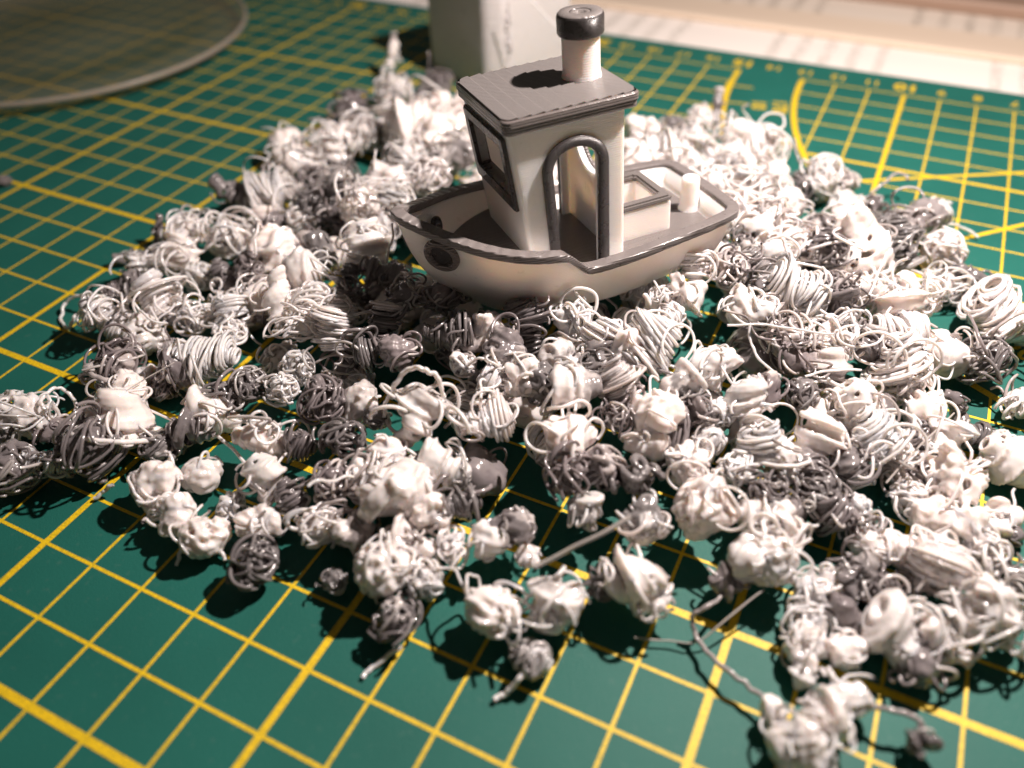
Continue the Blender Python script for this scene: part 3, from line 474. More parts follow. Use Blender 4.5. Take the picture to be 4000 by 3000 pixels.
m, nt, b = new_mat('mat_green'); L = nt.links; tc = N(nt, 'ShaderNodeTexCoord')
n1 = N(nt, 'ShaderNodeTexNoise'); n1.inputs['Scale'].default_value = .35; n1.inputs['Detail'].default_value = 4
n2 = N(nt, 'ShaderNodeTexNoise'); n2.inputs['Scale'].default_value = 45; n2.inputs['Detail'].default_value = 3
n3 = N(nt, 'ShaderNodeTexNoise'); n3.inputs['Scale'].default_value = 9; n3.inputs['Detail'].default_value = 6
for n in (n1, n2, n3): L.new(tc.outputs['Object'], n.inputs['Vector'])
cr = N(nt, 'ShaderNodeValToRGB'); cr.color_ramp.elements[0].position = .3; cr.color_ramp.elements[1].position = .7
cr.color_ramp.elements[0].color = (.0105, .101, .080, 1); cr.color_ramp.elements[1].color = (.0135, .126, .100, 1); L.new(n1.outputs['Fac'], cr.inputs[0])
# fine pale dust specks and scuffs lying on the vinyl
vo = N(nt, 'ShaderNodeTexVoronoi'); vo.inputs['Scale'].default_value = 7; L.new(tc.outputs['Object'], vo.inputs['Vector'])
dust = mathn(nt, 'LESS_THAN', vo.outputs['Distance'], .055)
sc = N(nt, 'ShaderNodeMapRange'); sc.inputs['From Min'].default_value = .62; sc.inputs['From Max'].default_value = .8; L.new(n3.outputs['Fac'], sc.inputs['Value'])
df = mathn(nt, 'MULTIPLY_ADD', dust, .5, mathn(nt, 'MULTIPLY', sc.outputs[0], .25), clamp=True)
mx = N(nt, 'ShaderNodeMix', data_type='RGBA'); L.new(df, mx.inputs['Factor']); L.new(cr.outputs[0], mx.inputs['A']); mx.inputs['B'].default_value = (.12, .19, .16, 1)
L.new(mx.outputs['Result'], b.inputs['Base Color'])
bp = N(nt, 'ShaderNodeBump'); bp.inputs['Strength'].default_value = .55; bp.inputs['Distance'].default_value = .012; L.new(n2.outputs['Fac'], bp.inputs['Height']); L.new(bp.outputs[0], b.inputs['Normal'])
b.inputs['Roughness'].default_value = .55; b.inputs['Specular IOR Level'].default_value = .27; M_mat = m
MN, MN2 = bp, tc
m, nt, b = new_mat('mat_ink_yellow'); L = nt.links; tc = N(nt, 'ShaderNodeTexCoord')
n2 = N(nt, 'ShaderNodeTexNoise'); n2.inputs['Scale'].default_value = 38; n2.inputs['Detail'].default_value = 3; L.new(tc.outputs['Object'], n2.inputs['Vector'])
cr = N(nt, 'ShaderNodeValToRGB'); cr.color_ramp.elements[0].position = .32; cr.color_ramp.elements[1].position = .6
cr.color_ramp.elements[0].color = (.48, .345, .012, 1); cr.color_ramp.elements[1].color = (.84, .565, .008, 1); L.new(n2.outputs['Fac'], cr.inputs[0]); L.new(cr.outputs[0], b.inputs['Base Color'])
bp = N(nt, 'ShaderNodeBump'); bp.inputs['Strength'].default_value = .5; bp.inputs['Distance'].default_value = .01; L.new(n2.outputs['Fac'], bp.inputs['Height']); L.new(bp.outputs[0], b.inputs['Normal'])
b.inputs['Roughness'].default_value = .55; M_ink = m

mat_o = bpy.data.objects.new('cutting_mat', None); COL.objects.link(mat_o); mat_o.location = (0, 0, -.3)
mat_o['label'] = 'green cutting mat with a yellow centimetre grid under everything'; mat_o['category'] = 'cutting mat'
bm = bmesh.new(); box_bm(bm, -26.5, 21.5, -6.5, 26.45, 0, .3)
link('mat_sheet', bm_mesh('mat_sheet', bm, .03), M_mat, mat_o, smooth=False)
def ribbon(p, q, w, z):
    p = np.array(p, float); q = np.array(q, float); d = (q-p)/np.linalg.norm(q-p); n = np.array([-d[1], d[0]])*w/2
    return [(*(p+n), z), (*(p-n), z), (*(q-n), z), (*(q+n), z)]
OC = np.array([20., 25.])
def clip_annulus(p, q):
    """pieces of segment pq that lie outside the protractor ring 13 < r < 15"""
    p = np.array(p, float); q = np.array(q, float); k = 600
    t = np.linspace(0, 1, k+1); P = p[None]+(q-p)[None]*t[:, None]; r = np.hypot(*(P-OC).T); ok = (r < 13) | (r > 15)
    out = []; s = None
    for i in range(k+1):
        if ok[i] and s is None: s = i
        if (not ok[i] or i == k) and s is not None:
            if i - s > 1: out.append((P[s], P[i]))
            s = None
    return out
Vb, Fb, Vt, Ft = [], [], [], []
def addq(V, F, q): n = len(V); V.extend(q); F.append(tuple(range(n, n+4)))
for i in range(-25, 21):
    bold = i % 5 == 0
    for a, c in clip_annulus((i, -5), (i, 25)): addq(Vb if bold else Vt, Fb if bold else Ft, ribbon(a, c, .11 if bold else .05, .3040 if bold else .3030))
for j in range(-5, 26):
    bold = j % 5 == 0
    for a, c in clip_annulus((-25, j), (20, j)): addq(Vb if bold else Vt, Fb if bold else Ft, ribbon(a, c, .12 if bold and j != 25 else .054, .3046 if bold else .3035))
link('grid_line', mesh_py('grid_thin', Vt, Ft), M_ink, mat_o, smooth=False, kind='stuff')
link('grid_line', mesh_py('grid_bold', Vb, Fb), M_ink, mat_o, smooth=False, kind='stuff', label='bold five centimetre lines')
def arc(r, w, z, a0=180, a1=270, n=120):
    V, F = [], []
    for k in range(n+1):
        t = math.radians(a0+(a1-a0)*k/n); d = np.array([math.cos(t), math.sin(t)])
        V += [(*(OC+d*(r-w/2)), z), (*(OC+d*(r+w/2)), z)]
        if k: F.append((2*k-2, 2*k-1, 2*k+1, 2*k))
    return V, F
for r in (13, 15):
    V, F = arc(r, .15, .3052); link('protractor_arc', mesh_py('arc', V, F), M_ink, mat_o, smooth=False)
V, F = [], []
for a in (30, 45, 60): 
    t = math.radians(180+a); d = np.array([math.cos(t), math.sin(t)]); addq(V, F, ribbon(OC, OC+d*12.95, .11, .3058))
for a in range(5, 90, 5):
    t = math.radians(180+a); d = np.array([math.cos(t), math.sin(t)]); addq(V, F, ribbon(OC+d*14.95, OC+d*14.3, .06, .3058))
link('protractor_line', mesh_py('rays', V, F), M_ink, mat_o, smooth=False, kind='stuff')
def text_mesh(s, size, bold=0.0):
    cu = bpy.data.curves.new('t', 'FONT'); cu.body = s; cu.size = size; cu.align_x = 'CENTER'; cu.align_y = 'CENTER'; cu.offset = bold; cu.resolution_u = 3
    o = bpy.data.objects.new('t', cu); COL.objects.link(o)
    me = bpy.data.meshes.new_from_object(o); bpy.data.objects.remove(o); bpy.data.curves.remove(cu); return me
for n in range(0, 45):
    x = 20 - n
    big = n % 5 == 0
    me = text_mesh(str(n), .72 if big else .52, .022 if big else .006)
    o = link('numeral', me, M_ink, mat_o, smooth=False); o.location = (x, 25.62, .306); o.rotation_euler = (0, 0, math.pi)
for n in range(0, 31, 1):
    me = text_mesh(str(n), .72 if n % 5 == 0 else .5, .02 if n % 5 == 0 else .006); o = link('numeral', me, M_ink, mat_o, smooth=False); o.location = (20.6, 25-n, .306); o.rotation_euler = (0, 0, math.pi)
for a in range(10, 90, 10):
    t = math.radians(180+a); d = np.array([math.cos(t), math.sin(t)])
    for r, s in ((14.02, str(a)), (13.42, str(180-a))):
        me = text_mesh(s, .60, .012); o = link('numeral', me, M_ink, mat_o, smooth=False)
        p = OC+d*r; o.location = (p[0], p[1], .3064); o.rotation_euler = (0, 0, t + math.pi/2)

# printed sheets behind the mat
def paper_mat(name, base, ink, seed, ang=0.06):
    m, nt, b = new_mat(name); L = nt.links; tc = N(nt, 'ShaderNodeTexCoord')
    sx = N(nt, 'ShaderNodeSeparateXYZ'); L.new(tc.outputs['Object'], sx.inputs[0])
    x, y = sx.outputs[0], sx.outputs[1]
    # table columns of tiny digits: narrow columns with gaps, rows 0.28 apart
    x2 = mathn(nt, 'ADD', x, seed)
    colf = mathn(nt, 'FRACT', mathn(nt, 'MULTIPLY', x2, 1.15)); block = mathn(nt, 'FRACT', mathn(nt, 'MULTIPLY', x2, .145))
    c1 = mathn(nt, 'MULTIPLY', mathn(nt, 'GREATER_THAN', colf, .58), mathn(nt, 'GREATER_THAN', block, .42))
    row = mathn(nt, 'GREATER_THAN', mathn(nt, 'FRACT', mathn(nt, 'MULTIPLY', y, 3.4)), .5)
    nz = N(nt, 'ShaderNodeTexNoise'); nz.inputs['Scale'].default_value = 9; L.new(tc.outputs['Object'], nz.inputs['Vector'])
    g = mathn(nt, 'GREATER_THAN', nz.outputs['Fac'], .47)
    f = mathn(nt, 'MULTIPLY', mathn(nt, 'MULTIPLY', c1, row), g)
    mx = N(nt, 'ShaderNodeMix', data_type='RGBA'); L.new(mathn(nt, 'MULTIPLY', f, .75), mx.inputs['Factor']); mx.inputs['A'].default_value = (*base, 1); mx.inputs['B'].default_value = (*ink, 1)
    L.new(mx.outputs['Result'], b.inputs['Base Color']); b.inputs['Roughness'].default_value = .6
    return m
def slab(name, x0, x1, y0, y1, z0, z1, mat, label, cat, bev=.03, rot=0.0):
    bm = bmesh.new(); box_bm(bm, x0, x1, y0, y1, z0, z1); me = bm_mesh(name, bm, bev)
    c = Vector(((x0+x1)/2, (y0+y1)/2, 0)); 
    for v in me.vertices: v.co -= c
    o = link(name, me, mat, smooth=False, label=label, category=cat); o.location = c; o.rotation_euler = (0, 0, rot); return o
M_p1 = paper_mat('printed_paper', (.86, .80, .75), (.28, .25, .2), .3)
M_p2 = paper_mat('printed_paper_far', (.74, .65, .56), (.2, .16, .12), 3.1)
m, nt, b = new_mat('tan_card'); b.inputs['Roughness'].default_value = .6; b.inputs['Base Color'].default_value = (.56, .44, .33, 1)
nz = N(nt, 'ShaderNodeTexNoise'); nz.inputs['Scale'].default_value = 1.2; cr = N(nt, 'ShaderNodeValToRGB'); cr.color_ramp.elements[0].color = (.62, .50, .39, 1); cr.color_ramp.elements[1].color = (.74, .62, .50, 1); nt.links.new(nz.outputs['Fac'], cr.inputs[0]); nt.links.new(cr.outputs[0], b.inputs['Base Color']); M_tan = m
slab('printed_sheet', -45, 50, 26.7, 29.6, -.295, -.21, M_p1, 'white sheet with printed number columns along the mat edge', 'paper sheet')
slab('card_strip', -45, 50, 29.5, 31.5, -.205, .02, M_tan, 'plain tan strip between the two printed sheets', 'card strip', .06)
slab('printed_sheet', -45, 50, 31.6, 34.1, -.295, -.19, M_p2, 'farther beige sheet with printed columns behind the tan strip', 'paper sheet')
m, nt, b = new_mat('brown_board'); b.inputs['Base Color'].default_value = (.34, .23, .17, 1); b.inputs['Roughness'].default_value = .5; M_brown = m
slab('wooden_board', -45, 50, 34.15, 44, -.295, .25, M_brown, 'dark brown board across the top right corner', 'board', .1)

# ================================================================= clear round lid, upper left
m, nt, b = new_mat('smoky_clear_plastic'); L = nt.links
b.inputs['Base Color'].default_value = (.40, .38, .30, 1); b.inputs['Roughness'].default_value = .22
tr = N(nt, 'ShaderNodeBsdfTransparent'); tr.inputs[0].default_value = (.93, .92, .87, 1)
mxs = N(nt, 'ShaderNodeMixShader'); fr = N(nt, 'ShaderNodeLayerWeight'); fr.inputs['Blend'].default_value = .35
nz = N(nt, 'ShaderNodeTexNoise'); nz.inputs['Scale'].default_value = .35; nz.inputs['Detail'].default_value = 3
ff = mathn(nt, 'MULTIPLY_ADD', nz.outputs['Fac'], .28, .04, clamp=True)
L.new(ff, mxs.inputs[0]); L.new(tr.outputs[0], mxs.inputs[1]); L.new(b.outputs[0], mxs.inputs[2]); L.new(mxs.outputs[0], nt.nodes['Material Output'].inputs[0]); M_clear = m
m, nt, b = new_mat('milky_rim_plastic'); b.inputs['Base Color'].default_value = (.48, .42, .36, 1); b.inputs['Roughness'].default_value = .3; b.inputs['Subsurface Weight'].default_value = .2; b.inputs['Subsurface Scale'].default_value = .1
tr = N(nt, 'ShaderNodeBsdfTransparent'); mxs = N(nt, 'ShaderNodeMixShader'); mxs.inputs[0].default_value = .55
nt.links.new(tr.outputs[0], mxs.inputs[1]); nt.links.new(b.outputs[0], mxs.inputs[2]); nt.links.new(mxs.outputs[0], nt.nodes['Material Output'].inputs[0]); M_rim = m
lid = bpy.data.objects.new('plastic_dish', None); COL.objects.link(lid); lid.location = (-17.23, 17.95, 0); lid['label'] = 'smoky clear round plastic dish standing at the upper left'; lid['category'] = 'dish'
def lathe(prof, n=160):
    V, F = [], []
    for k in range(n):
        t = 2*math.pi*k/n
        for r, z in prof: V.append((r*math.cos(t), r*math.sin(t), z))
    p = len(prof)
    for k in range(n):
        for i in range(p-1): F.append((k*p+i, ((k+1) % n)*p+i, ((k+1) % n)*p+i+1, k*p+i+1))
    return V, F
V, F = lathe([(0.001, .44), (2.0, .44), (2.15, .40), (4.6, .40), (4.75, .46), (6.22, .46), (6.22, .38), (4.8, .38), (4.7, .33), (2.2, .33), (2.0, .37), (.001, .37)]); link('dish_floor', mesh_py('dish_floor', V, F), M_clear, lid)
V, F = lathe([(6.21, .38), (6.21, .49), (6.25, .52), (6.31, .52), (6.35, .49), (6.35, .38), (6.21, .38)]); link('dish_rim', mesh_py('dish_rim', V, F), M_rim, lid)

V, F = lathe([(5.95, .385), (5.8, .02), (5.72, .02), (5.87, .385)]); link('dish_wall', mesh_py('dish_wall', V, F), M_clear, lid)
# ================================================================= pale printed tower behind the boat
M_tower = plastic('tower_plastic', attr=False, fixed=(.68, .64, .64), sss=.2, layer=('Z', 12, .5), rough=.26)
twr = bpy.data.objects.new('printed_tower', None); COL.objects.link(twr); twr.location = (-1.8, 22.2, 0); twr['label'] = 'tall pale grey printed plastic tower behind the boat'; twr['category'] = 'tower'
Lc, F1, Fc, Rc = np.array([-4.3, 21.35]), np.array([-1.55, 20.0]), np.array([-1.0, 20.3]), np.array([-.05, 23.1]); Bc = np.array([-2.6, 24.4])
def round_poly(P, r, k=8):
    out = []; n = len(P)
    for i in range(n):
        a, p, c = P[i-1], P[i], P[(i+1) % n]; u = (a-p)/np.linalg.norm(a-p); v = (c-p)/np.linalg.norm(c-p)
        for t in np.linspace(0, 1, k): out.append((1-t)**2*(p+u*r)+2*t*(1-t)*p+t*t*(p+v*r))
    return np.array(out)
ol = round_poly([Lc, F1, Fc, Rc, Bc], .22)-np.array([-1.8, 22.2]); rng = np.random.default_rng(3)
# slightly concave faces and a wavering outline from layer to layer
V, F = [], []; nl = 60; hgt = 3.05; npt = len(ol)
for l in range(nl+1):
    z = hgt*l/nl; wv = 1+rng.normal(0, .0016)
    for p in ol: V.append((p[0]*wv, p[1]*wv, z))
    if l:
        for i in range(npt):
            a = (l-1)*npt+i; c = (l-1)*npt+(i+1) % npt; F.append((a, c, c+npt, a+npt))
F.append(tuple(range(nl*npt, (nl+1)*npt)))
link('tower_body', mesh_py('tower_body', V, F), M_tower, twr)
# rough seam of little blobs down the front corner
parts = []; ce = (Fc + (Rc-Fc)*.05)-np.array([-1.8, 22.2])
for k in range(90):
    z = rng.uniform(0, hgt); c = np.array([ce[0]+rng.normal(0, .03)-.01, ce[1]+rng.normal(0, .04)-.005, z]); d = rng.normal(0, 1, 3); d[2] *= .4; d /= np.linalg.norm(d)
    Pp = c+np.outer(np.linspace(-1, 1, 5), d)*rng.uniform(.03, .11); Vv, Ff = tube_arrays(Pp, np.array([.015, .035, .045, .035, .01])*rng.uniform(.6, 1.2), 5); parts.append((Vv, Ff, 1.0))
V, F, c = merge(parts); link('seam', mesh_np('seam', V, F), M_tower, twr, kind='stuff', label='rough zipped seam of little blobs')
# ================================================================= the toy boat (local axes: x to the bow, y to port, z up; millimetres scaled by 0.1)
RB = Matrix(((-0.65753195, 0.74981829, -0.07364968), (-0.75242422, -0.65855309, 0.01286924), (-0.03885263, 0.06387774, 0.99720114)))
boat = bpy.data.objects.new('toy_boat', None); COL.objects.link(boat)
boat.matrix_world = Matrix.Translation((5.1284, 10.4554, 1.1886)) @ RB.to_4x4()
boat['label'] = 'small grey and white 3D-printed toy boat with cabin and chimney on the heap'; boat['category'] = 'toy boat'
# gunwale top outline, port half, bow to stern: x, half width, z
GW = np.array([(30.9, 0, 22.2), (30.75, 1.0, 22.15), (30.1, 2.1, 21.8), (28.8, 3.5, 21.1), (27, 5.2, 20.2), (25, 7.3, 19.4), (23, 9.1, 18.6), (20.5, 11.3, 17.8), (18, 13.0, 17.1), (15.3, 14.4, 16.5), (12.6, 15.4, 15.95), (10, 16.0, 15.6), (8.0, 16.3, 15.35),
  (6.9, 16.3, 15.2), (6.3, 16.15, 14.8), (2.6, 15.05, 10.65), (1.8, 14.95, 10.3), (-1, 15.2, 10.4), (-4.4, 15.35, 10.6), (-7.5, 15.4, 10.8), (-10.4, 15.3, 11.0), (-13.5, 15.1, 11.2), (-16.4, 14.9, 11.35), (-20, 14.6, 11.5), (-23.6, 14.1, 11.6), (-27, 13.4, 11.65), (-28.9, 12.8, 11.7), (-29.9, 12.1, 11.7), (-30.4, 11, 11.7), (-30.55, 9, 11.7), (-30.7, 5, 11.7), (-30.75, 0, 11.7)])
def densify(P, step=.9):
    out = [P[0]]
    for a, b_ in zip(P[:-1], P[1:]):
        k = max(1, int(np.linalg.norm(b_-a)/step))
        for i in range(1, k+1): out.append(a+(b_-a)*i/k)
    return np.array(out)
def smooth_poly(P, it=2, keep=()):
    P = P.copy()
    for _ in range(it):
        Q = P.copy(); Q[1:-1] = .25*P[:-2]+.5*P[1:-1]+.25*P[2:]; P = Q
    return P
GW = smooth_poly(densify(GW, .8), 2); NG = len(GW)
stem_z = [0, 2.6, 5.8, 8.7, 11.9, 16.1, 20, 22.3]; stem_x = [18.5, 21.4, 24.8, 26.8, 28.5, 29.7, 30.5, 30.9]
aft_z = [0, 1.2, 3, 6, 13]; aft_x = [-24.5, -27, -28.6, -29.8, -30.75]
w0x = [-24.5, -20, -11, -5, 2, 8, 12, 14, 16.5, 18.5]; w0y = [8.0, 8.6, 10.4, 11.0, 10.6, 9.4, 7.8, 6.4, 3.8, 0]
def hull_pt(s, z):
    """outer hull point of gunwale station s at height z"""
    gx, gy, gz = GW[s]
    X = gx
    if gx > 5: X = 5+(gx-5)*(np.interp(z, stem_z, stem_x)-5)/(30.9-5)
    elif gx < -15: X = -15+(gx+15)*(np.interp(z, aft_z, aft_x)+15)/(-30.75+15)
    bx = gx
    if gx > 5: bx = 5+(gx-5)*(18.5-5)/(30.9-5)
    elif gx < -15: bx = -15+(gx+15)*(-24.5+15)/(-30.75+15)
    b0 = np.interp(bx, w0x[::1], w0y); 
    if gx < -28.9: b0 = 8.0*gy/12.8
    t = np.clip(z/gz, 0, 1)**.54
    return np.array([X, b0+(gy-b0)*t, z])
levels = [0, .012, .04, .09, .16, .25, .36, .48, .62, .78, .93]
def mirror_loop(fn):
    """full closed ring bow->port->stern->starboard from a port-half function"""
    P = [fn(s) for s in range(NG)]; Q = [np.array([p[0], -p[1], p[2]]) for p in P[-2:0:-1]]; return P+Q
V, F = [], []; rings = []
for li, t in enumerate(levels):
    ring = mirror_loop(lambda s: hull_pt(s, GW[s][2]*t) if li else hull_pt(s, 0)*np.array([.995, .97, 1]))
    rings.append(len(V)); V += [p/10 for p in ring]
n = 2*NG-2
for a in range(len(levels)-1):
    for i in range(n): F.append((rings[a]+i, rings[a]+(i+1) % n, rings[a+1]+(i+1) % n, rings[a+1]+i))
F.append(tuple(range(n)))
# inner wall down to the deck
def normals2d(P):
    T = np.gradient(P[:, :2], axis=0); T[0] = (0, 1); T[-1] = (0, -1)
    T /= np.linalg.norm(T, axis=1, keepdims=True); return np.stack([T[:, 1], -T[:, 0]], 1)
nrm = normals2d(GW)   # outward (port side)
def inner(s, z, off):
    p = hull_pt(s, z); q = p.copy(); q[:2] -= nrm[s]*off; q[1] = max(q[1], 0) if 0 < s < NG-1 else 0
    return q
DZ = 7.6
def in_ring(zf, off, zmul=None): return mirror_loop(lambda s: inner(s, zf(s), off))
r0 = len(V); V += [p/10 for p in mirror_loop(lambda s: hull_pt(s, GW[s][2]*.93))]
r1 = len(V); V += [p/10 for p in in_ring(lambda s: GW[s][2]*.93, 1.9)]
r2 = len(V); V += [p/10 for p in in_ring(lambda s: DZ+.9, 2.2)]
r3 = len(V); V += [p/10 for p in in_ring(lambda s: DZ-.1, 2.9)]
for a, c in ((r0, r1), (r1, r2), (r2, r3)):
    for i in range(n): F.append((a+i, a+(i+1) % n, c+(i+1) % n, c+i))
me = mesh_py('hull', V, F); hull = link('hull', me, M_white, boat)
def deck_outline(z, off): return [p for p in in_ring(lambda s: z, off)]
D = deck_outline(DZ, 2.3)
V = [p/10 for p in D]; c0 = len(V); F = []
Vd = V + [np.array([p[0], 0, p[2]]) for p in V]
for i in range(n): j = (i+1) % n; F.append((i, j, c0+j, c0+i))
me = mesh_py('deck', Vd, F); link('deck', me, M_deck, boat, smooth=False)
zf_ = 11.2; idx = [s for s in range(NG) if GW[s][0] > 7.5 and inner(s, zf_, 2.0)[0] > 7.5]
V = []; F = []
for s in idx: a = inner(s, zf_, 1.85); V += [(a[0]/10, a[1]/10, zf_/10), (a[0]/10, -a[1]/10, zf_/10)]
for i in range(len(idx)-1): F.append((2*i, 2*i+1, 2*i+3, 2*i+2))
link('foredeck', mesh_py('foredeck', V, F), M_deck, boat, smooth=False)
# gunwale cap: rounded grey rail swept round the hull
prof = [(.15, -1.5), (.38, -1.4), (.42, -1.3), (.44, -.28), (.42, -.12), (.32, -.02), (.2, 0), (-1.55, 0), (-1.7, -.03), (-1.78, -.15), (-1.8, -.4), (-1.8, -1.5)]
V, F = [], []
def rail_pt(s, o, dz):
    p = GW[s].copy(); p[:2] += nrm[s]*o; p[2] += dz
    if o < 0: p[1] = max(p[1], 0)
    if s in (0, NG-1): p[1] = 0
    return p
k = len(prof)
rg = np.random.default_rng(5)
for s in range(NG): 
    for o, dz in prof: V.append(rail_pt(s, o+rg.normal(0, .018), dz+rg.normal(0, .03))/10)
for s in range(NG-2, 0, -1):
    for o, dz in prof: p = rail_pt(s, o+rg.normal(0, .018), dz+rg.normal(0, .03)); V.append(np.array([p[0], -p[1], p[2]])/10)
for i in range(n):
    for j in range(k): F.append((i*k+j, i*k+(j+1) % k, ((i+1) % n)*k+(j+1) % k, ((i+1) % n)*k+j))
link('gunwale', mesh_py('gunwale', V, F), M_grey, boat)
# ---- cabin
def prism(poly, z0, z1, xf=None):
    n = len(poly); V = [(x, y, z0) for x, y in poly]+[(x, y, z1) for x, y in poly]
    F = [tuple(range(n))[::-1], tuple(range(n, 2*n))]+[(i, (i+1) % n, n+(i+1) % n, n+i) for i in range(n)]
    if xf: V = [xf(*v) for v in V]
    return mesh_py('prism', V, F)
def rrect(x0, x1, y0, y1, r, k=6):
    P = [np.array(p, float) for p in ((x0, y0), (x1, y0), (x1, y1), (x0, y1))]; return [tuple(p) for p in round_poly(P, r, k)]
def lean(x, y, z):   # front wall leans forward going up: x=10.2 at z=8, slope .115
    f = max(0, (x+7.4)/17.6); return ((x+f*.115*(z-8))/10, y/10, z/10)
def roofline(x): return 34.9
def tmp(me): o = bpy.data.objects.new('tmp', me); COL.objects.link(o); return o
def boolean(a, cutters):
    for c in cutters:
        md = a.modifiers.new('b', 'BOOLEAN'); md.operation = 'DIFFERENCE'; md.solver = 'EXACT'; md.object = c
    bpy.context.view_layer.update(); dg = bpy.context.evaluated_depsgraph_get(); me = bpy.data.meshes.new_from_object(a.evaluated_get(dg))
    for c in cutters: bpy.data.objects.remove(c)
    bpy.data.objects.remove(a); return me
block = prism(rrect(-7.4, 10.2, -10.3, 10.3, .9), 7.0, 35.2, lean)
room = prism(rrect(-6.0, 8.8, -9.1, 9.1, .5), 6.5, 33.4, lean)
def door_poly(hw, top, base, cx):
    zc = top-hw; P = [(cx-hw, base), (cx+hw, base)]
    for a in np.linspace(0, math.pi, 25): P.append((cx+hw*math.cos(a), zc+hw*math.sin(a)))
    return P
DX, DHW, DTOP = 1.45, 3.75, 30.5; DX2, DHW2 = .6, 4.9
def sidexf(x, y, z): # polygon in x,z ; extrude along y ; opening leans slightly with the front wall
    f = max(0, (x+2)/8); return ((x+f*.05*(y-8))/10, z/10, y/10)
doorc = prism(door_poly(DHW, DTOP, 6.4, DX), 0, 14, sidexf); doorc2 = prism(door_poly(DHW2, DTOP, 6.4, DX2), -14, 0, sidexf)
WY, WZ0, WZ1 = 7.0, 23.4, 31.8
def frontx(z): return 10.2+.115*(z-8)
win = prism([(-WY, WZ0), (WY, WZ0), (WY, WZ1), (-WY, WZ1)], 6.0, 16, lambda x, y, z: ((z+0*x)/10, x/10, y/10))
circ = prism([(6.0*math.cos(a), 26+6.0*math.sin(a)) for a in np.linspace(0, 2*math.pi, 40, endpoint=False)], -12, -4, lambda x, y, z: (z/10, x/10, y/10))
me = boolean(tmp(block), [tmp(room), tmp(doorc), tmp(doorc2), tmp(win), tmp(circ)])
cabin = link('cabin_wall', me, M_white, boat, smooth=False)
def sweep(path, w, h, out, mat, name, closed=False, parent=boat, rnd=.25):
    """frame moulding: path points (3D), in-plane width w and height h along 'out'"""
    P = np.array(path, float); n = len(P); T = np.gradient(P, axis=0) if not closed else (np.roll(P, -1, 0)-np.roll(P, 1, 0)); T /= np.linalg.norm(T, axis=1, keepdims=True)
    out = np.array(out, float); out /= np.linalg.norm(out); B = np.cross(T, out)
    pr = [(-w/2, -h*.6), (-w/2, h*.72), (-w/2+w*rnd, h), (w/2-w*rnd, h), (w/2, h*.72), (w/2, -h*.6)]; k = len(pr); V = []
    for i in range(n):
        for a, c in pr: V.append((P[i]+B[i]*a+out*c)/10)
    F = []; m_ = n if closed else n-1
    for i in range(m_):
        for j in range(k): F.append((i*k+j, i*k+(j+1) % k, ((i+1) % n)*k+(j+1) % k, ((i+1) % n)*k+j))
    if not closed: F += [tuple(range(k)), tuple(range((n-1)*k, n*k))]
    return link(name, mesh_py(name, V, F), mat, parent)
def door_path(sgn):
    D_ = DX if sgn > 0 else DX2; P = []; hw = (DHW if sgn > 0 else DHW2)+.85; zc = DTOP-(hw-.85)
    L_ = lambda x, z: (x+max(0, (x+2)/8)*.05*(z-8), 10.3*sgn, z)
    for z in np.linspace(7.4, zc, 14): P.append(L_(D_+hw, z))
    for a in np.linspace(0, math.pi, 26)[1:-1]: P.append(L_(D_+hw*math.cos(a), zc+hw*math.sin(a)))
    for z in np.linspace(zc, 7.4, 14): P.append(L_(D_-hw, z))
    return P
for sg in (1, -1): sweep(door_path(sg), 1.75, .75, (0, sg, 0), M_dark, 'door_frame', rnd=.14)
def densify_closed(P, step=.8):
    P = np.array(P+[P[0]], float); return densify(P, step)[:-1]
wp = [(frontx(z), y, z) for y, z in ((-WY-.9, WZ0-.9), (WY+.9, WZ0-.9), (WY+.9, WZ1+.9), (-WY-.9, WZ1+.9))]
bars = []
V, F = [], []
def frame_ring(h0, h1, ih, oh):  # flat rectangular frame with mitred corners
    out = Vector((1, 0, -.115)).normalized(); V, F = [], []
    for (yy, z0, z1, hh) in ((oh, WZ0-2.6, WZ1+1.9, h0), (oh, WZ0-2.6, WZ1+1.9, h1), (ih, WZ0-.0, WZ1+.0, h1), (ih, WZ0, WZ1, h0)):
        for y, z in ((-yy, z0), (yy, z0), (yy, z1), (-yy, z1)): V.append(((frontx(z)+out.x*hh)/10, y/10, (z+out.z*hh)/10))
    for a in range(4):
        for i in range(4): F.append((a*4+i, a*4+(i+1) % 4, ((a+1) % 4)*4+(i+1) % 4, ((a+1) % 4)*4+i))
    return V, F
V, F = frame_ring(-1.75, .7, WY, 8.9); me = mesh_py('window_frame', V, F); bm = bmesh.new(); bm.from_mesh(me); bmesh.ops.bevel(bm, geom=bm.edges[:], offset=.02, segments=2, affect='EDGES'); bm.to_mesh(me); bm.free()
link('window_frame', me, M_dark, boat, smooth=False)
rp = [(-7.4, 6.7*math.cos(a), 26+6.7*math.sin(a)) for a in np.linspace(0, 2*math.pi, 48, endpoint=False)]
sweep(rp, 1.5, .6, (-1, 0, 0), M_grey, 'rear_window_frame', True)
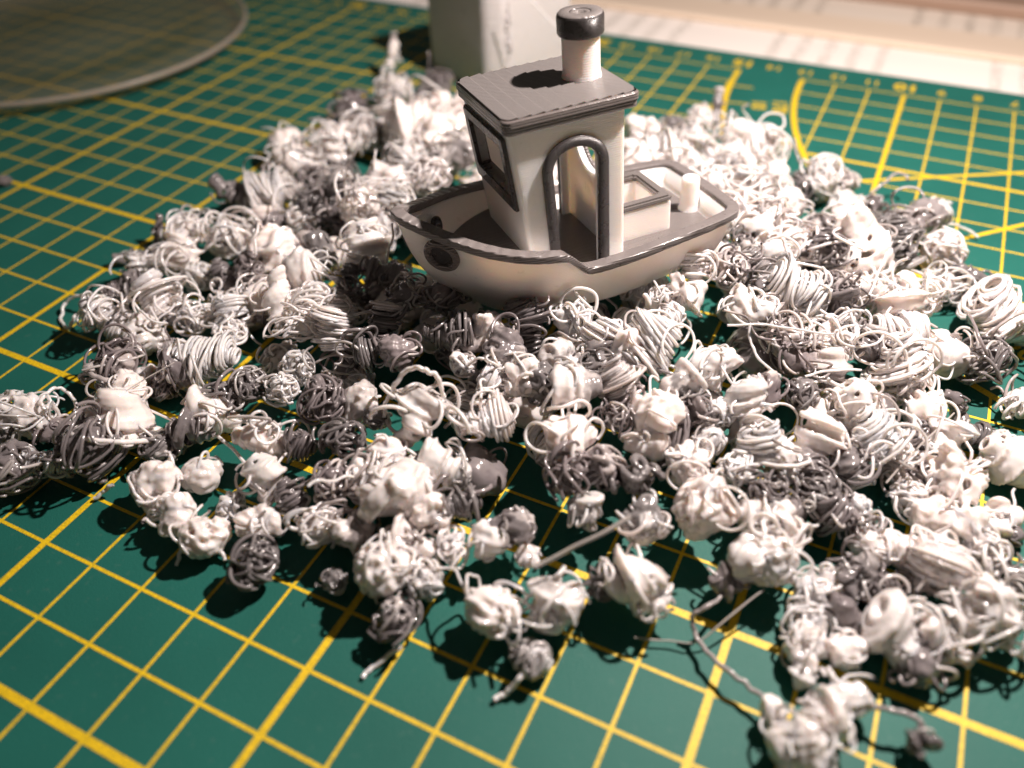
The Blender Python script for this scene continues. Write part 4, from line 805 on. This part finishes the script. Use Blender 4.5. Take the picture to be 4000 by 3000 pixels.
# ---- roof, printed in shallow terraces
ro = rrect(-9.4, 13.9, -11.2, 11.2, 1.5, 8)
link('roof_edge', prism(rrect(-8.6, 13.0, -10.5, 10.5, 1.2, 8), 34.6, 34.9, lambda x, y, z: (x/10, y/10, z/10)), M_white, boat, smooth=False)
V, F = [], []; lev = [(34.75, -.3), (34.85, 0), (35.9, 0), (36.0, .18), (36.95, .18), (37.28, -.1)]; n2 = len(ro)
for z, off in lev:
    for x, y in ro: V.append(((2.25+(x-2.25)*(1+off/11.6))/10, y*(1+off/11.2)/10, z/10))
for a in range(len(lev)-1):
    for i in range(n2): F.append((a*n2+i, a*n2+(i+1) % n2, (a+1)*n2+(i+1) % n2, (a+1)*n2+i))
F.append(tuple(range(n2)))
link('roof', mesh_py('roof', V, F), M_roof, boat, smooth=False)
# terraces on top
band = 10; V, F = [], []; xs = np.linspace(-9.1, 13.6, band+1)
rg = np.random.default_rng(8)
def roof_w(x):
    x = np.clip(x, -9.1, 13.6); e = min(x+9.1, 13.6-x); r = 1.4; return 10.95-(0 if e > r else r-math.sqrt(max(0, r*r-(r-e)**2)))
for k_ in range(band):
    x0, x1 = xs[k_], xs[k_+1]; z0, z1 = 37.30+.10*(k_ % 2)*0, 37.30
    for q in range(4):
        xo = x0+.3 if k_ else x0; xa, xb = xo+(x1-xo)*q/4, xo+(x1-xo)*(q+1)/4; za = 37.5-.25*(q/4); zb_ = 37.5-.25*((q+1)/4)
        b0 = len(V); wa, wb = roof_w(xa), roof_w(xb)
        V += [(xa/10, -wa/10, za/10), (xb/10, -wb/10, zb_/10), (xb/10, wb/10, zb_/10), (xa/10, wa/10, za/10)]; F.append((b0, b0+1, b0+2, b0+3))
    b0 = len(V); wb = roof_w(x1); V += [(x1/10, -wb/10, 37.25/10), (x1/10+.03, -wb/10, 37.5/10), (x1/10+.03, wb/10, 37.5/10), (x1/10, wb/10, 37.25/10)]; F.append((b0, b0+1, b0+2, b0+3))
link('roof_top', mesh_py('roof_top', V, F), M_greytop, boat, smooth=False, label='terraced roof surface with print lines')
# ---- chimney
M_ring = plastic('printed_pale_grey', attr=False, fixed=(0.17, 0.155, 0.15), sss=.1, layer=('DIAGONAL', 9, .6), rough=.3)
def lathe_mm(prof, cx, n=64, cy=0):
    V, F = lathe(prof, n); return [((v[0]+cx)/10, (v[1]+cy)/10, v[2]/10) for v in V], F
V, F = lathe_mm([(3.45, 37.0), (3.3, 37.8), (3.15, 38.4), (3.15, 44.0)], -4.64); link('chimney', mesh_py('chimney', V, F), M_white, boat)
V, F = lathe_mm([(3.1, 44.05), (3.7, 44.15), (3.85, 44.5), (3.85, 46.9), (3.7, 47.3), (3.35, 47.5), (1.9, 47.52), (1.6, 47.45), (1.55, 46.9), (.01, 46.8)], -4.64)
cap = link('chimney_cap', mesh_py('chimney_cap', V, F), M_dark, boat)
V, F = lathe_mm([(3.62, 47.36), (3.4, 47.6), (1.95, 47.62), (1.75, 47.5)], -4.64); link('cap_ring', mesh_py('cap_ring', V, F), M_ring, boat)
V, F = lathe_mm([(1.8, 47.3), (1.6, 47.45), (.8, 47.4), (.6, 46.9), (.01, 46.8)], -4.64); link('chimney_core', mesh_py('chimney_core', V, F), M_ring, boat)
# ---- cargo box behind the cabin
def open_box(x0, x1, y0, y1, z0, z1, t, floor, name, mat, bev=.02):
    bm = bmesh.new(); V = []
    def ring(ix, z): return [bm.verts.new((x/10, y/10, z/10)) for x, y in ((x0+ix, y0+ix), (x1-ix, y0+ix), (x1-ix, y1-ix), (x0+ix, y1-ix))]
    R_ = [ring(0, z0), ring(0, z1), ring(t, z1), ring(t, floor)]
    for a in range(3):
        for i in range(4): bm.faces.new((R_[a][i], R_[a][(i+1) % 4], R_[a+1][(i+1) % 4], R_[a+1][i]))
    bm.faces.new(R_[3])
    if floor > z0+.01 and name != 'cargo_box': pass
    bmesh.ops.recalc_face_normals(bm, faces=bm.faces)
    bmesh.ops.bevel(bm, geom=[e for e in bm.edges], offset=bev, segments=2, affect='EDGES')
    me = bpy.data.meshes.new(name); bm.to_mesh(me); bm.free(); return link(name, me, mat, boat, smooth=False)
open_box(-19.3, -7.0, -6.1, 6.1, 7.3, 13.35, 1.7, 7.8, 'cargo_box', M_white)
bm = bmesh.new(); V = []
def ring4(ix, z): return [bm.verts.new((x/10, y/10, z/10)) for x, y in ((-19.45+ix, -6.25+ix), (-7.1-ix*.0, -6.25+ix), (-7.1-ix*.0, 6.25-ix), (-19.45+ix, 6.25-ix))]
R_ = [ring4(0, 13.36), ring4(0, 14.6), ring4(1.9, 14.6), ring4(1.9, 13.36)]
for a in range(4):
    for i in range(4): bm.faces.new((R_[a][i], R_[a][(i+1) % 4], R_[(a+1) % 4][(i+1) % 4], R_[(a+1) % 4][i]))
bmesh.ops.recalc_face_normals(bm, faces=bm.faces); bmesh.ops.bevel(bm, geom=bm.edges[:], offset=.035, segments=2, affect='EDGES')
me = bpy.data.meshes.new('box_rim'); bm.to_mesh(me); bm.free(); link('box_rim', me, M_ring, boat, smooth=False)
# ---- rod holder at the stern and a dark disc painted as shade of a small deck hole
V, F = lathe_mm([(2.3, 7.5), (1.95, 8.2), (1.8, 9), (1.75, 13.6), (1.6, 13.95), (1.1, 14.0), (.9, 13.8), (.01, 13.75)], -26.7, 40, .9); link('rod_holder', mesh_py('rod_holder', V, F), M_white, boat)
V, F = lathe_mm([(1.0, 7.66), (.01, 7.66)], -24.1, 24, -.6); m, nt, b = new_mat('hole_shade'); b.inputs['Base Color'].default_value = (.06, .045, .04, 1); link('deck_hole_shade', mesh_py('deck_hole_shade', V, F), m, boat)
# ---- hawse rings on both bow sides
for sg in (1, -1):
    z = 14.9; best = min(range(NG), key=lambda s: abs(hull_pt(s, z)[0]-25.0)); p = hull_pt(best, z); q = hull_pt(best+2, z); u = hull_pt(best, z+1.5)
    t = q-p; w = u-p; nn = np.cross(t, w); nn /= np.linalg.norm(nn); nn = nn if nn[1] > 0 else -nn
    t -= nn*(t@nn); t /= np.linalg.norm(t); w = np.cross(nn, t)
    Vv, Ff = lathe([(3.3, -.5), (3.3, .4), (3.0, .8), (2.4, .85), (2.05, .5), (1.95, .0)], 40)
    V = [(p + t*a + w*b_ + nn*c)*np.array([1, sg, 1])/10 for a, b_, c in Vv]; link('hawse_ring', mesh_py('hawse_ring', V, Ff), M_roof, boat)
    Vv, Ff = lathe([(2.1, .16), (.01, .12)], 40); V = [(p + t*a + w*b_ + nn*c)*np.array([1, sg, 1])/10 for a, b_, c in Vv]; link('hawse_hole_shade', mesh_py('hawse_hole_shade', V, Ff), M_dark, boat)  # dark disc over the uncut hull, painting the shade inside the hole
    # inside face of the same hole
    pi_ = p - nn*3.0; Vv, Ff = lathe([(1.7, .1), (1.7, -.35), (1.3, -.5), (1.1, .3), (.01, .35)], 32)
    V = [(pi_ + t*a + w*b_ + nn*c)*np.array([1, sg, 1])/10 for a, b_, c in Vv]; link('hawse_ring', mesh_py('hawse_ring', V, Ff), M_dark, boat)
# ================================================================= the purge curls
def smooth_noise(rng, n, k, amp):
    """1-D smooth noise of n samples with k control points"""
    k = max(3, int(k)); return np.interp(np.linspace(0, k-1, n), np.arange(k), rng.normal(0, amp, k))
def smooth_noise2(rng, n, k, amp):
    a = smooth_noise(rng, n, k, amp); w = max(1, int(n/k/2)); ker = np.hanning(2*w+3); ker /= ker.sum(); return np.convolve(np.pad(a, w+1, mode='edge'), ker, 'valid')
def frame(ax):
    ax = np.array(ax, float); ax /= np.linalg.norm(ax); h = np.array([0, 0, 1.]) if abs(ax[2]) < .85 else np.array([1., 0, 0])
    u = np.cross(h, ax); u /= np.linalg.norm(u); return ax, u, np.cross(ax, u)
def coil(rng, r, ax, el, fil, melt=1.0, dens=1.12):
    """one filament wound round a wandering axis into a barrel or cone"""
    ax, u, v = frame(ax); length = 2*r*el*.9; pitch = fil*dens; turns = max(5, length/pitch); seg = 12; n = int(turns*seg)
    s = np.linspace(0, 1, n); prof = rng.integers(0, 5)
    if prof == 0: R = np.sin(np.pi*np.clip(s*.92+.06, 0, 1))**.55
    elif prof == 1: R = (.28+.72*s)*np.clip((1-s)*9, 0, 1)**.6
    elif prof == 2: R = (.30+.70*np.sin(np.pi*s*.8+.3)**2)*np.clip((1-s)*8, 0.05, 1)**.6
    elif prof == 3: R = (1-.55*s)*np.clip(s*8+.1, 0, 1)**.6
    else: R = (.55+.4*np.sin(s*rng.uniform(6, 11)+rng.uniform(0, 6))**2)*np.sin(np.pi*np.clip(s*.9+.05, 0, 1))**.4
    R = R*(r*.84)*(1+smooth_noise2(rng, n, turns*.35, .17))*(1+smooth_noise2(rng, n, turns*2.6, .10))
    for _ in range(rng.integers(1, 4)):           # a few turns that escaped the winding
        c = rng.uniform(.1, .9); R = R*(1+rng.uniform(.2, .55)*np.exp(-((s-c)*turns/.55)**2))
    th = 2*np.pi*turns*s + smooth_noise2(rng, n, turns*.6, .5)
    wob = turns*.18; cx = smooth_noise2(rng, n, wob, r*.17); cy = smooth_noise2(rng, n, wob, r*.17)
    bend = rng.normal(0, .55, 2)*r; q = (s-.5)**2*4
    tilt = smooth_noise2(rng, n, turns*.25, .20); tph = smooth_noise2(rng, n, turns*.2, 1.2)
    adv = (s-.5)*length + R*tilt*np.sin(th+tph) + smooth_noise2(rng, n, turns*1.3, fil*.8)
    ell = 1+rng.normal(0, .12)
    P = np.outer(adv, ax)+np.outer(R*np.cos(th)*ell+cx+bend[0]*q*.5, u)+np.outer(R*np.sin(th)/ell+cy+bend[1]*q*.5, v)
    rad = fil*melt*(1+smooth_noise2(rng, n, turns*2, .12))
    return P, rad
def knobbly(rng, r, ax, el, fil):
    """a soft filament that curled on itself in tiny loops while it was wound: a popcorn-like lump"""
    ax, u, v = frame(ax); length = 2*r*el*.85; turns = max(4, length/(fil*2.6)); n = int(turns*44); s = np.linspace(0, 1, n)
    R = np.sin(np.pi*np.clip(s*.9+.05, 0, 1))**.5*(r*.74)*(1+smooth_noise2(rng, n, turns*.5, .20))
    th = 2*np.pi*turns*s+smooth_noise2(rng, n, turns*.6, .5)
    k = rng.uniform(5.5, 9.5); t2 = th*k/1.0+smooth_noise2(rng, n, turns*5, 1.5); a2 = fil*rng.uniform(.9, 1.7)*(1+smooth_noise2(rng, n, turns*2, .35))
    R = R+a2*np.cos(t2)
    bend = rng.normal(0, .5, 2)*r; q = (s-.5)**2*4; wob = turns*.3
    cx = smooth_noise2(rng, n, wob, r*.16); cy = smooth_noise2(rng, n, wob, r*.16)
    adv = (s-.5)*length+a2*np.sin(t2)+smooth_noise2(rng, n, turns*.8, r*.09)
    P = np.outer(adv, ax)+np.outer(R*np.cos(th)+cx+bend[0]*q*.5, u)+np.outer(R*np.sin(th)+cy+bend[1]*q*.5, v)
    return P, fil*1.35*(1+smooth_noise2(rng, n, turns*3, .18))
def tangle(rng, r, fil, n=520, shell=.55, wig=1.0):
    """a noodle looping over and through an uneven lump"""
    t = np.linspace(0, 1, n); P = np.zeros((n, 3))
    for d in range(3):
        for k in range(4):
            f = rng.uniform(5, 17)*wig; P[:, d] += rng.uniform(.5, 1)*np.sin(2*np.pi*f*t+rng.uniform(0, 6.28)+smooth_noise2(rng, n, 16, .9))
        P[:, d] += smooth_noise2(rng, n, 9, 1.3)
    l = np.linalg.norm(P, axis=1, keepdims=True)+1e-6
    rr = r*(shell+(1-shell)*1.15*np.clip(l/2.6, 0, 1)); P = P/l*rr*np.clip(l/.9, .3, 1)
    P = P*rng.uniform(.74, 1.05, 3)+np.outer(np.sin(t*2*np.pi+rng.uniform(0, 6)), rng.normal(0, .14, 3)*r)
    P[:, 2] *= .86
    return P, fil*(1+smooth_noise2(rng, n, 60, .12))
def beads(rng, r, ax, el, fil):
    ax, u, v = frame(ax); n = int(110*el); s = np.linspace(0, 1, n); turns = rng.uniform(4, 7)*el
    R = r*.38*(1+smooth_noise2(rng, n, turns*2, .35)); th = 2*np.pi*turns*s+smooth_noise2(rng, n, turns, .8)
    P = np.outer((s-.5)*2*r*el, ax)+np.outer(R*np.cos(th)+smooth_noise2(rng, n, 5, r*.25), u)+np.outer(R*np.sin(th)+smooth_noise2(rng, n, 5, r*.25), v)
    return P, fil*(1.15+.55*np.abs(np.sin(s*n/4.2+smooth_noise2(rng, n, 20, .5))))
def loose_loops(rng, r, k, fil):
    out = []
    for _ in range(k):
        a = rng.normal(0, 1, 3); a[2] = abs(a[2])*.6; a /= np.linalg.norm(a); ax, u, v = frame(rng.normal(0, 1, 3))
        c = a*r*rng.uniform(.55, .95); R = r*rng.uniform(.3, .78); t = np.linspace(0, rng.uniform(4.2, 8.5), 34)
        e = rng.uniform(.55, 1); w = smooth_noise2(rng, 34, 6, R*.12)
        P = c+np.outer((R+w)*np.cos(t), u)+np.outer((R*e+w)*np.sin(t), v)+np.outer(smooth_noise2(rng, 34, 5, R*.3), ax)
        P[:, 2] = np.maximum(P[:, 2], -r*.85); out.append((P, np.full(34, fil)))
    return out
def hairs(rng, r, k, fil):
    out = []
    for _ in range(k):
        d = rng.normal(0, 1, 3); d[2] = abs(d[2])*.8; d /= np.linalg.norm(d); p = d*r*.6; n = rng.integers(12, 26); P = []; v = d+rng.normal(0, .3, 3); w = rng.normal(0, 1, 3); w /= np.linalg.norm(w); tw = rng.uniform(.2, .6)
        for i in range(n):
            P.append(p.copy()); v = v+np.cross(w, v)*tw+rng.normal(0, .10, 3); v /= np.linalg.norm(v); p = p+v*r*.11
        P = np.array(P); P[:, 2] = np.maximum(P[:, 2], -r*.85); out.append((P, np.full(len(P), fil)))
    return out
def build_curl(seed, r, c, s, ax, el, feat, vox=.03):
    rng = np.random.default_rng(seed); parts = []; base = dict(W=1.0, G=0.0, M=.45)[c]
    fil = rng.uniform(.027, .036)*(1 if r < .5 else 1.15)*min(1, r/.26)
    paths = []
    thin = fil*.80
    core = []           # strands that melted together
    if s == 'C' and rng.random() < .2: s = 'K'
    if s == 'K':
        core.append((*knobbly(rng, r*.92, ax, el, fil*1.1), 6)); paths += [(P, q, 5) for P, q in loose_loops(rng, r, 6, thin)]
    elif s == 'C':
        q0 = coil(rng, r*.97, ax, el, fil*.98, 1.0, rng.uniform(.72, .95))
        (core if rng.random() < .4 else paths).append((*q0, 5))
        paths += [(P, q, 5) for P, q in loose_loops(rng, r*1.02, rng.integers(3, 7), thin)]
        if rng.random() < .5: P, q = tangle(rng, r*.5, thin, 150, .5); d = np.array(ax)/np.linalg.norm(ax)*r*.6*(1 if rng.random() < .5 else -1); paths.append((P+d, q, 6))
    elif s == 'B':
        if rng.random() < .45: core.append((*coil(rng, r*.85, ax, el, fil*rng.uniform(1.0, 1.3), 1.5), 7))
        else: core.append((*knobbly(rng, r*.88, ax, el, fil*rng.uniform(1.0, 1.35)), 6))
        for _ in range(rng.integers(3, 6)):
            d = rng.normal(0, 1, 3); d[2] = abs(d[2])*.6; d /= np.linalg.norm(d); rr_ = r*rng.uniform(.28, .46)
            P, q = knobbly(rng, rr_, rng.normal(0, 1, 3), 1.0, fil*1.05) if rng.random() < .6 else coil(rng, rr_, rng.normal(0, 1, 3), 1.1, fil*1.1, 1.4)
            core.append((P+d*r*.62, q, 6))
        paths += [(P, q, 5) for P, q in loose_loops(rng, r*1.03, rng.integers(4, 9), thin)]
    elif s == 'T':
        paths.append((*tangle(rng, r*.98, thin*1.05, 460), 5)); paths.append((*tangle(rng, r*.85, thin, 300, .35), 5)); core.append((*knobbly(rng, r*.62, rng.normal(0, 1, 3), 1.0, fil*1.1), 6))
    elif s == 'L':
        paths.append((*tangle(rng, r*1.0, thin, 290, .7, .8), 5)); core.append((*coil(rng, r*.62, rng.normal(0, 1, 3), 1.1, fil*1.1, 1.2, .9), 6))
        paths += [(P, q, 5) for P, q in loose_loops(rng, r*1.05, 7, thin)]
    else:
        core.append((*beads(rng, r, ax, el, fil*1.25), 7)); paths += [(P, q, 6) for P, q in loose_loops(rng, r*.8, 2, thin)]
        if el < 1.5: core.append((*beads(rng, r, rng.normal(0, 1, 3), 1.2, fil*1.3), 7)); paths.append((*tangle(rng, r*.7, thin, 200, .4), 6))
    paths += [(P, q, 5) for P, q in hairs(rng, r, rng.integers(0, 3), thin*.9)]
    # the colour changes along the filament where the printer swapped spools
    ph = rng.uniform(0, 1); flip = rng.random()
    cparts = []; nc = len(core)
    for kk, (P, q, sd) in enumerate(core+paths):
        V, F = tube_arrays(P, q, sd); n = len(P); t = np.linspace(0, 1, n)
        if c == 'M': col = np.clip(.5+1.1*(t-.2-.6*ph)*(1 if flip > .5 else -1)*3, .05, 1)*.8+.12
        elif c == 'W': col = 1-.55*np.clip((t-.80)*6, 0, 1)*(flip > .72)+smooth_noise2(rng, n, 6, .02)
        else: col = .04+.5*np.clip((t-.7)*4, 0, 1)*(flip > .55)+smooth_noise2(rng, n, 6, .05)
        if c == 'W' and kk >= nc and kk > 0 and rng.random() < .10: col = col*0+.35
        if c == 'G' and kk >= nc and rng.random() < .15: col = col*0+.6
        (cparts if kk < nc else parts).append((V, F, np.repeat(np.clip(col, 0, 1), sd)))
    if cparts:
        V, F, cc = merge(cparts); parts.append(fuse(V, F, cc, vox, 1 if s in 'CL' else 2))
    return merge(parts)
def curl_mesh(name, V, F, c):
    col = np.stack([c, c, c], axis=1).astype(np.float32); return mesh_np(name, V, F, col)
from mathutils.kdtree import KDTree
def fuse(V, F, c, voxel, smooth):
    """melt overlapping strands into one skin, keeping each spot's colour"""
    me = mesh_np('raw', V, F); o = bpy.data.objects.new('raw', me); COL.objects.link(o)
    md = o.modifiers.new('r', 'REMESH'); md.mode = 'VOXEL'; md.voxel_size = voxel
    if smooth: ms = o.modifiers.new('s', 'SMOOTH'); ms.iterations = smooth; ms.factor = .5
    dg = bpy.context.evaluated_depsgraph_get(); ev = o.evaluated_get(dg); m2 = ev.to_mesh()
    V2 = np.empty(len(m2.vertices)*3, np.float32); m2.vertices.foreach_get('co', V2); V2 = V2.reshape(-1, 3)
    F2 = np.empty(len(m2.loops), np.int32); m2.loops.foreach_get('vertex_index', F2); ok = len(F2) == 4*len(m2.polygons); F2 = F2.reshape(-1, 4) if ok else None
    ev.to_mesh_clear(); bpy.data.objects.remove(o); bpy.data.meshes.remove(me)
    if not ok or len(V2) == 0: return V, F, c
    kd = KDTree(len(V)//6+1); idx = range(0, len(V), 6)
    for i in idx: kd.insert(V[i], i)
    kd.balance(); c2 = np.array([c[kd.find(p)[1]] for p in V2]); return V2, F2, c2
curl_objs = []
for k, (x, y, z, r, c, s, ax, el, feat, lab) in enumerate(CURLS):
    V, F, cc = build_curl(1000+k, r, c, s, ax, el, feat, np.clip(.030*max(1, r/.42), .03, .04) if y < 8 else .037 if y < 12 else .052)
    zmin = V[:, 2].min()
    if z + zmin < .012: z = .012 - zmin
    me = curl_mesh('curl', V, F, cc)
    o = link('plastic_curl', me, M_curl, label=lab, category='plastic curl', group='plastic waste curls heaped on the mat')
    o.location = (x, y, z); curl_objs.append(o)
    if feat in ('loops',):
        rng = np.random.default_rng(7000+k)
        for P, q in loose_loops(rng, r*1.15, 2, rng.uniform(.028, .036)):
            P[:, 2] = np.maximum(P[:, 2], -z+.04); V, F = tube_arrays(P, q, 6); t = {'W': 1., 'G': .08, 'M': .6}[c]
            link('loop', curl_mesh('loop', V, F, np.full(len(V), t)), M_curl, o)
# smaller curls packed below the visible ones, holding the heap up
rng = np.random.default_rng(77)
parts = []; cols = []
for k in range(125):
    for _ in range(40):
        a = rng.uniform(0, 2*math.pi); d = 6.9*math.sqrt(rng.uniform(0, 1)); x, y = 5.1+d*math.cos(a)*1.05, 10.5+d*math.sin(a)*.9
        if y > (7.6 - .12*abs(x-9) if k < 75 else 4.9): break
    r = rng.uniform(.34, .5); top = 1.25*max(0, 1-((x-5.1)**2+(y-10.5)**2)/7.5**2); z = rng.uniform(r*.8, max(r*.85, min(top*.8, .62)))
    c = 'G' if rng.random() < .4 else 'W'; V, F, cc = build_curl(9000+k, r, c, 'CTBLC'[rng.integers(0, 5)], rng.normal(0, 1, 3), 1.1, '-', .075); parts.append((V+np.array([x, y, z-min(0, z+V[:, 2].min()-.02)]), F, cc))
V, F, cc = merge(parts); link('plastic_curl_underlayer', curl_mesh('underlayer', V, F, cc), M_curl, kind='stuff', label='further white and grey curls buried low in the heap')
M_clearrod = new_mat('clear_filament')[0]; b = M_clearrod.node_tree.nodes['Principled BSDF']; b.inputs['Base Color'].default_value = (.75, .70, .66, 1); b.inputs['Transmission Weight'].default_value = .55; b.inputs['Roughness'].default_value = .12; b.inputs['IOR'].default_value = 1.46
SL = dict(fibre=('plastic_strand', 'fine pale fibre hanging slantwise in front of the pale tower', 'plastic strand'),
 rod=('clear_rod', 'straight clear plastic rod lying slanted across the front of the pile', 'plastic rod'),
 hang=('plastic_strand', 'kinked grey strand hanging over the front rim toward the corner curl', 'plastic strand'),
 thread1=('plastic_strand', 'thin clear thread bent across the mat below the front rim', 'plastic strand'),
 thread2=('plastic_strand', 'fine straight hair crossing the white blob at lower left', 'plastic strand'),
 thread3=('plastic_strand', 'fine pale thread on the dark coil at the upper right', 'plastic strand'),
 thread4=('plastic_strand', 'glinting short pale fibre over the beige coil on the right slope', 'plastic strand'),
 thread5=('plastic_strand', 'fine clear thread running down the lower right of the pile', 'plastic strand'),
 thread6=('plastic_strand', 'pale sagging thread lying across the dark tangle below the stern', 'plastic strand'),
 thread7=('plastic_strand', 'curved pale thread hanging down below the stern', 'plastic strand'),
 strand8=('plastic_strand', 'straight white strand at left centre pointing to the front rim', 'plastic strand'),
 corner=('plastic_strand', 'long strand linking the corner blob to the small grey curl', 'plastic strand'))
for k, P, rad, c in STRANDS:
    P = np.array(P); Q = catmull(P, 12); rg = np.random.default_rng(abs(hash(k)) % 1 + len(P)*7+int(P[0][0]*100) % 97)
    Q = Q + np.stack([smooth_noise2(rg, len(Q), len(P)*3, rad*.35) for _ in range(3)], 1); Q[:, 2] = np.maximum(Q[:, 2], rad+.008)
    V, F = tube_arrays(Q, rad*(1+smooth_noise2(rg, len(Q), len(P)*4, .08)), 8); t = {'W': 1., 'G': .25, 'K': 1.}[c]
    me0 = Q.mean(0)
    if k in SL:
        nm, lab, cat = SL[k]; V = V - me0; o = link(nm, curl_mesh(nm, V, F, np.full(len(V), t)), M_clearrod if c == 'K' else M_curl, label=lab, category=cat); o.location = me0
    else:
        par = min(curl_objs, key=lambda o: min((Vector(P[0])-o.location).length, (Vector(P[-1])-o.location).length))
        o = link('loop' if 'ring' in k or 'loop' in k else 'tail', curl_mesh('tail', V-np.array(par.location), F, np.full(len(V), t)), M_curl, par)
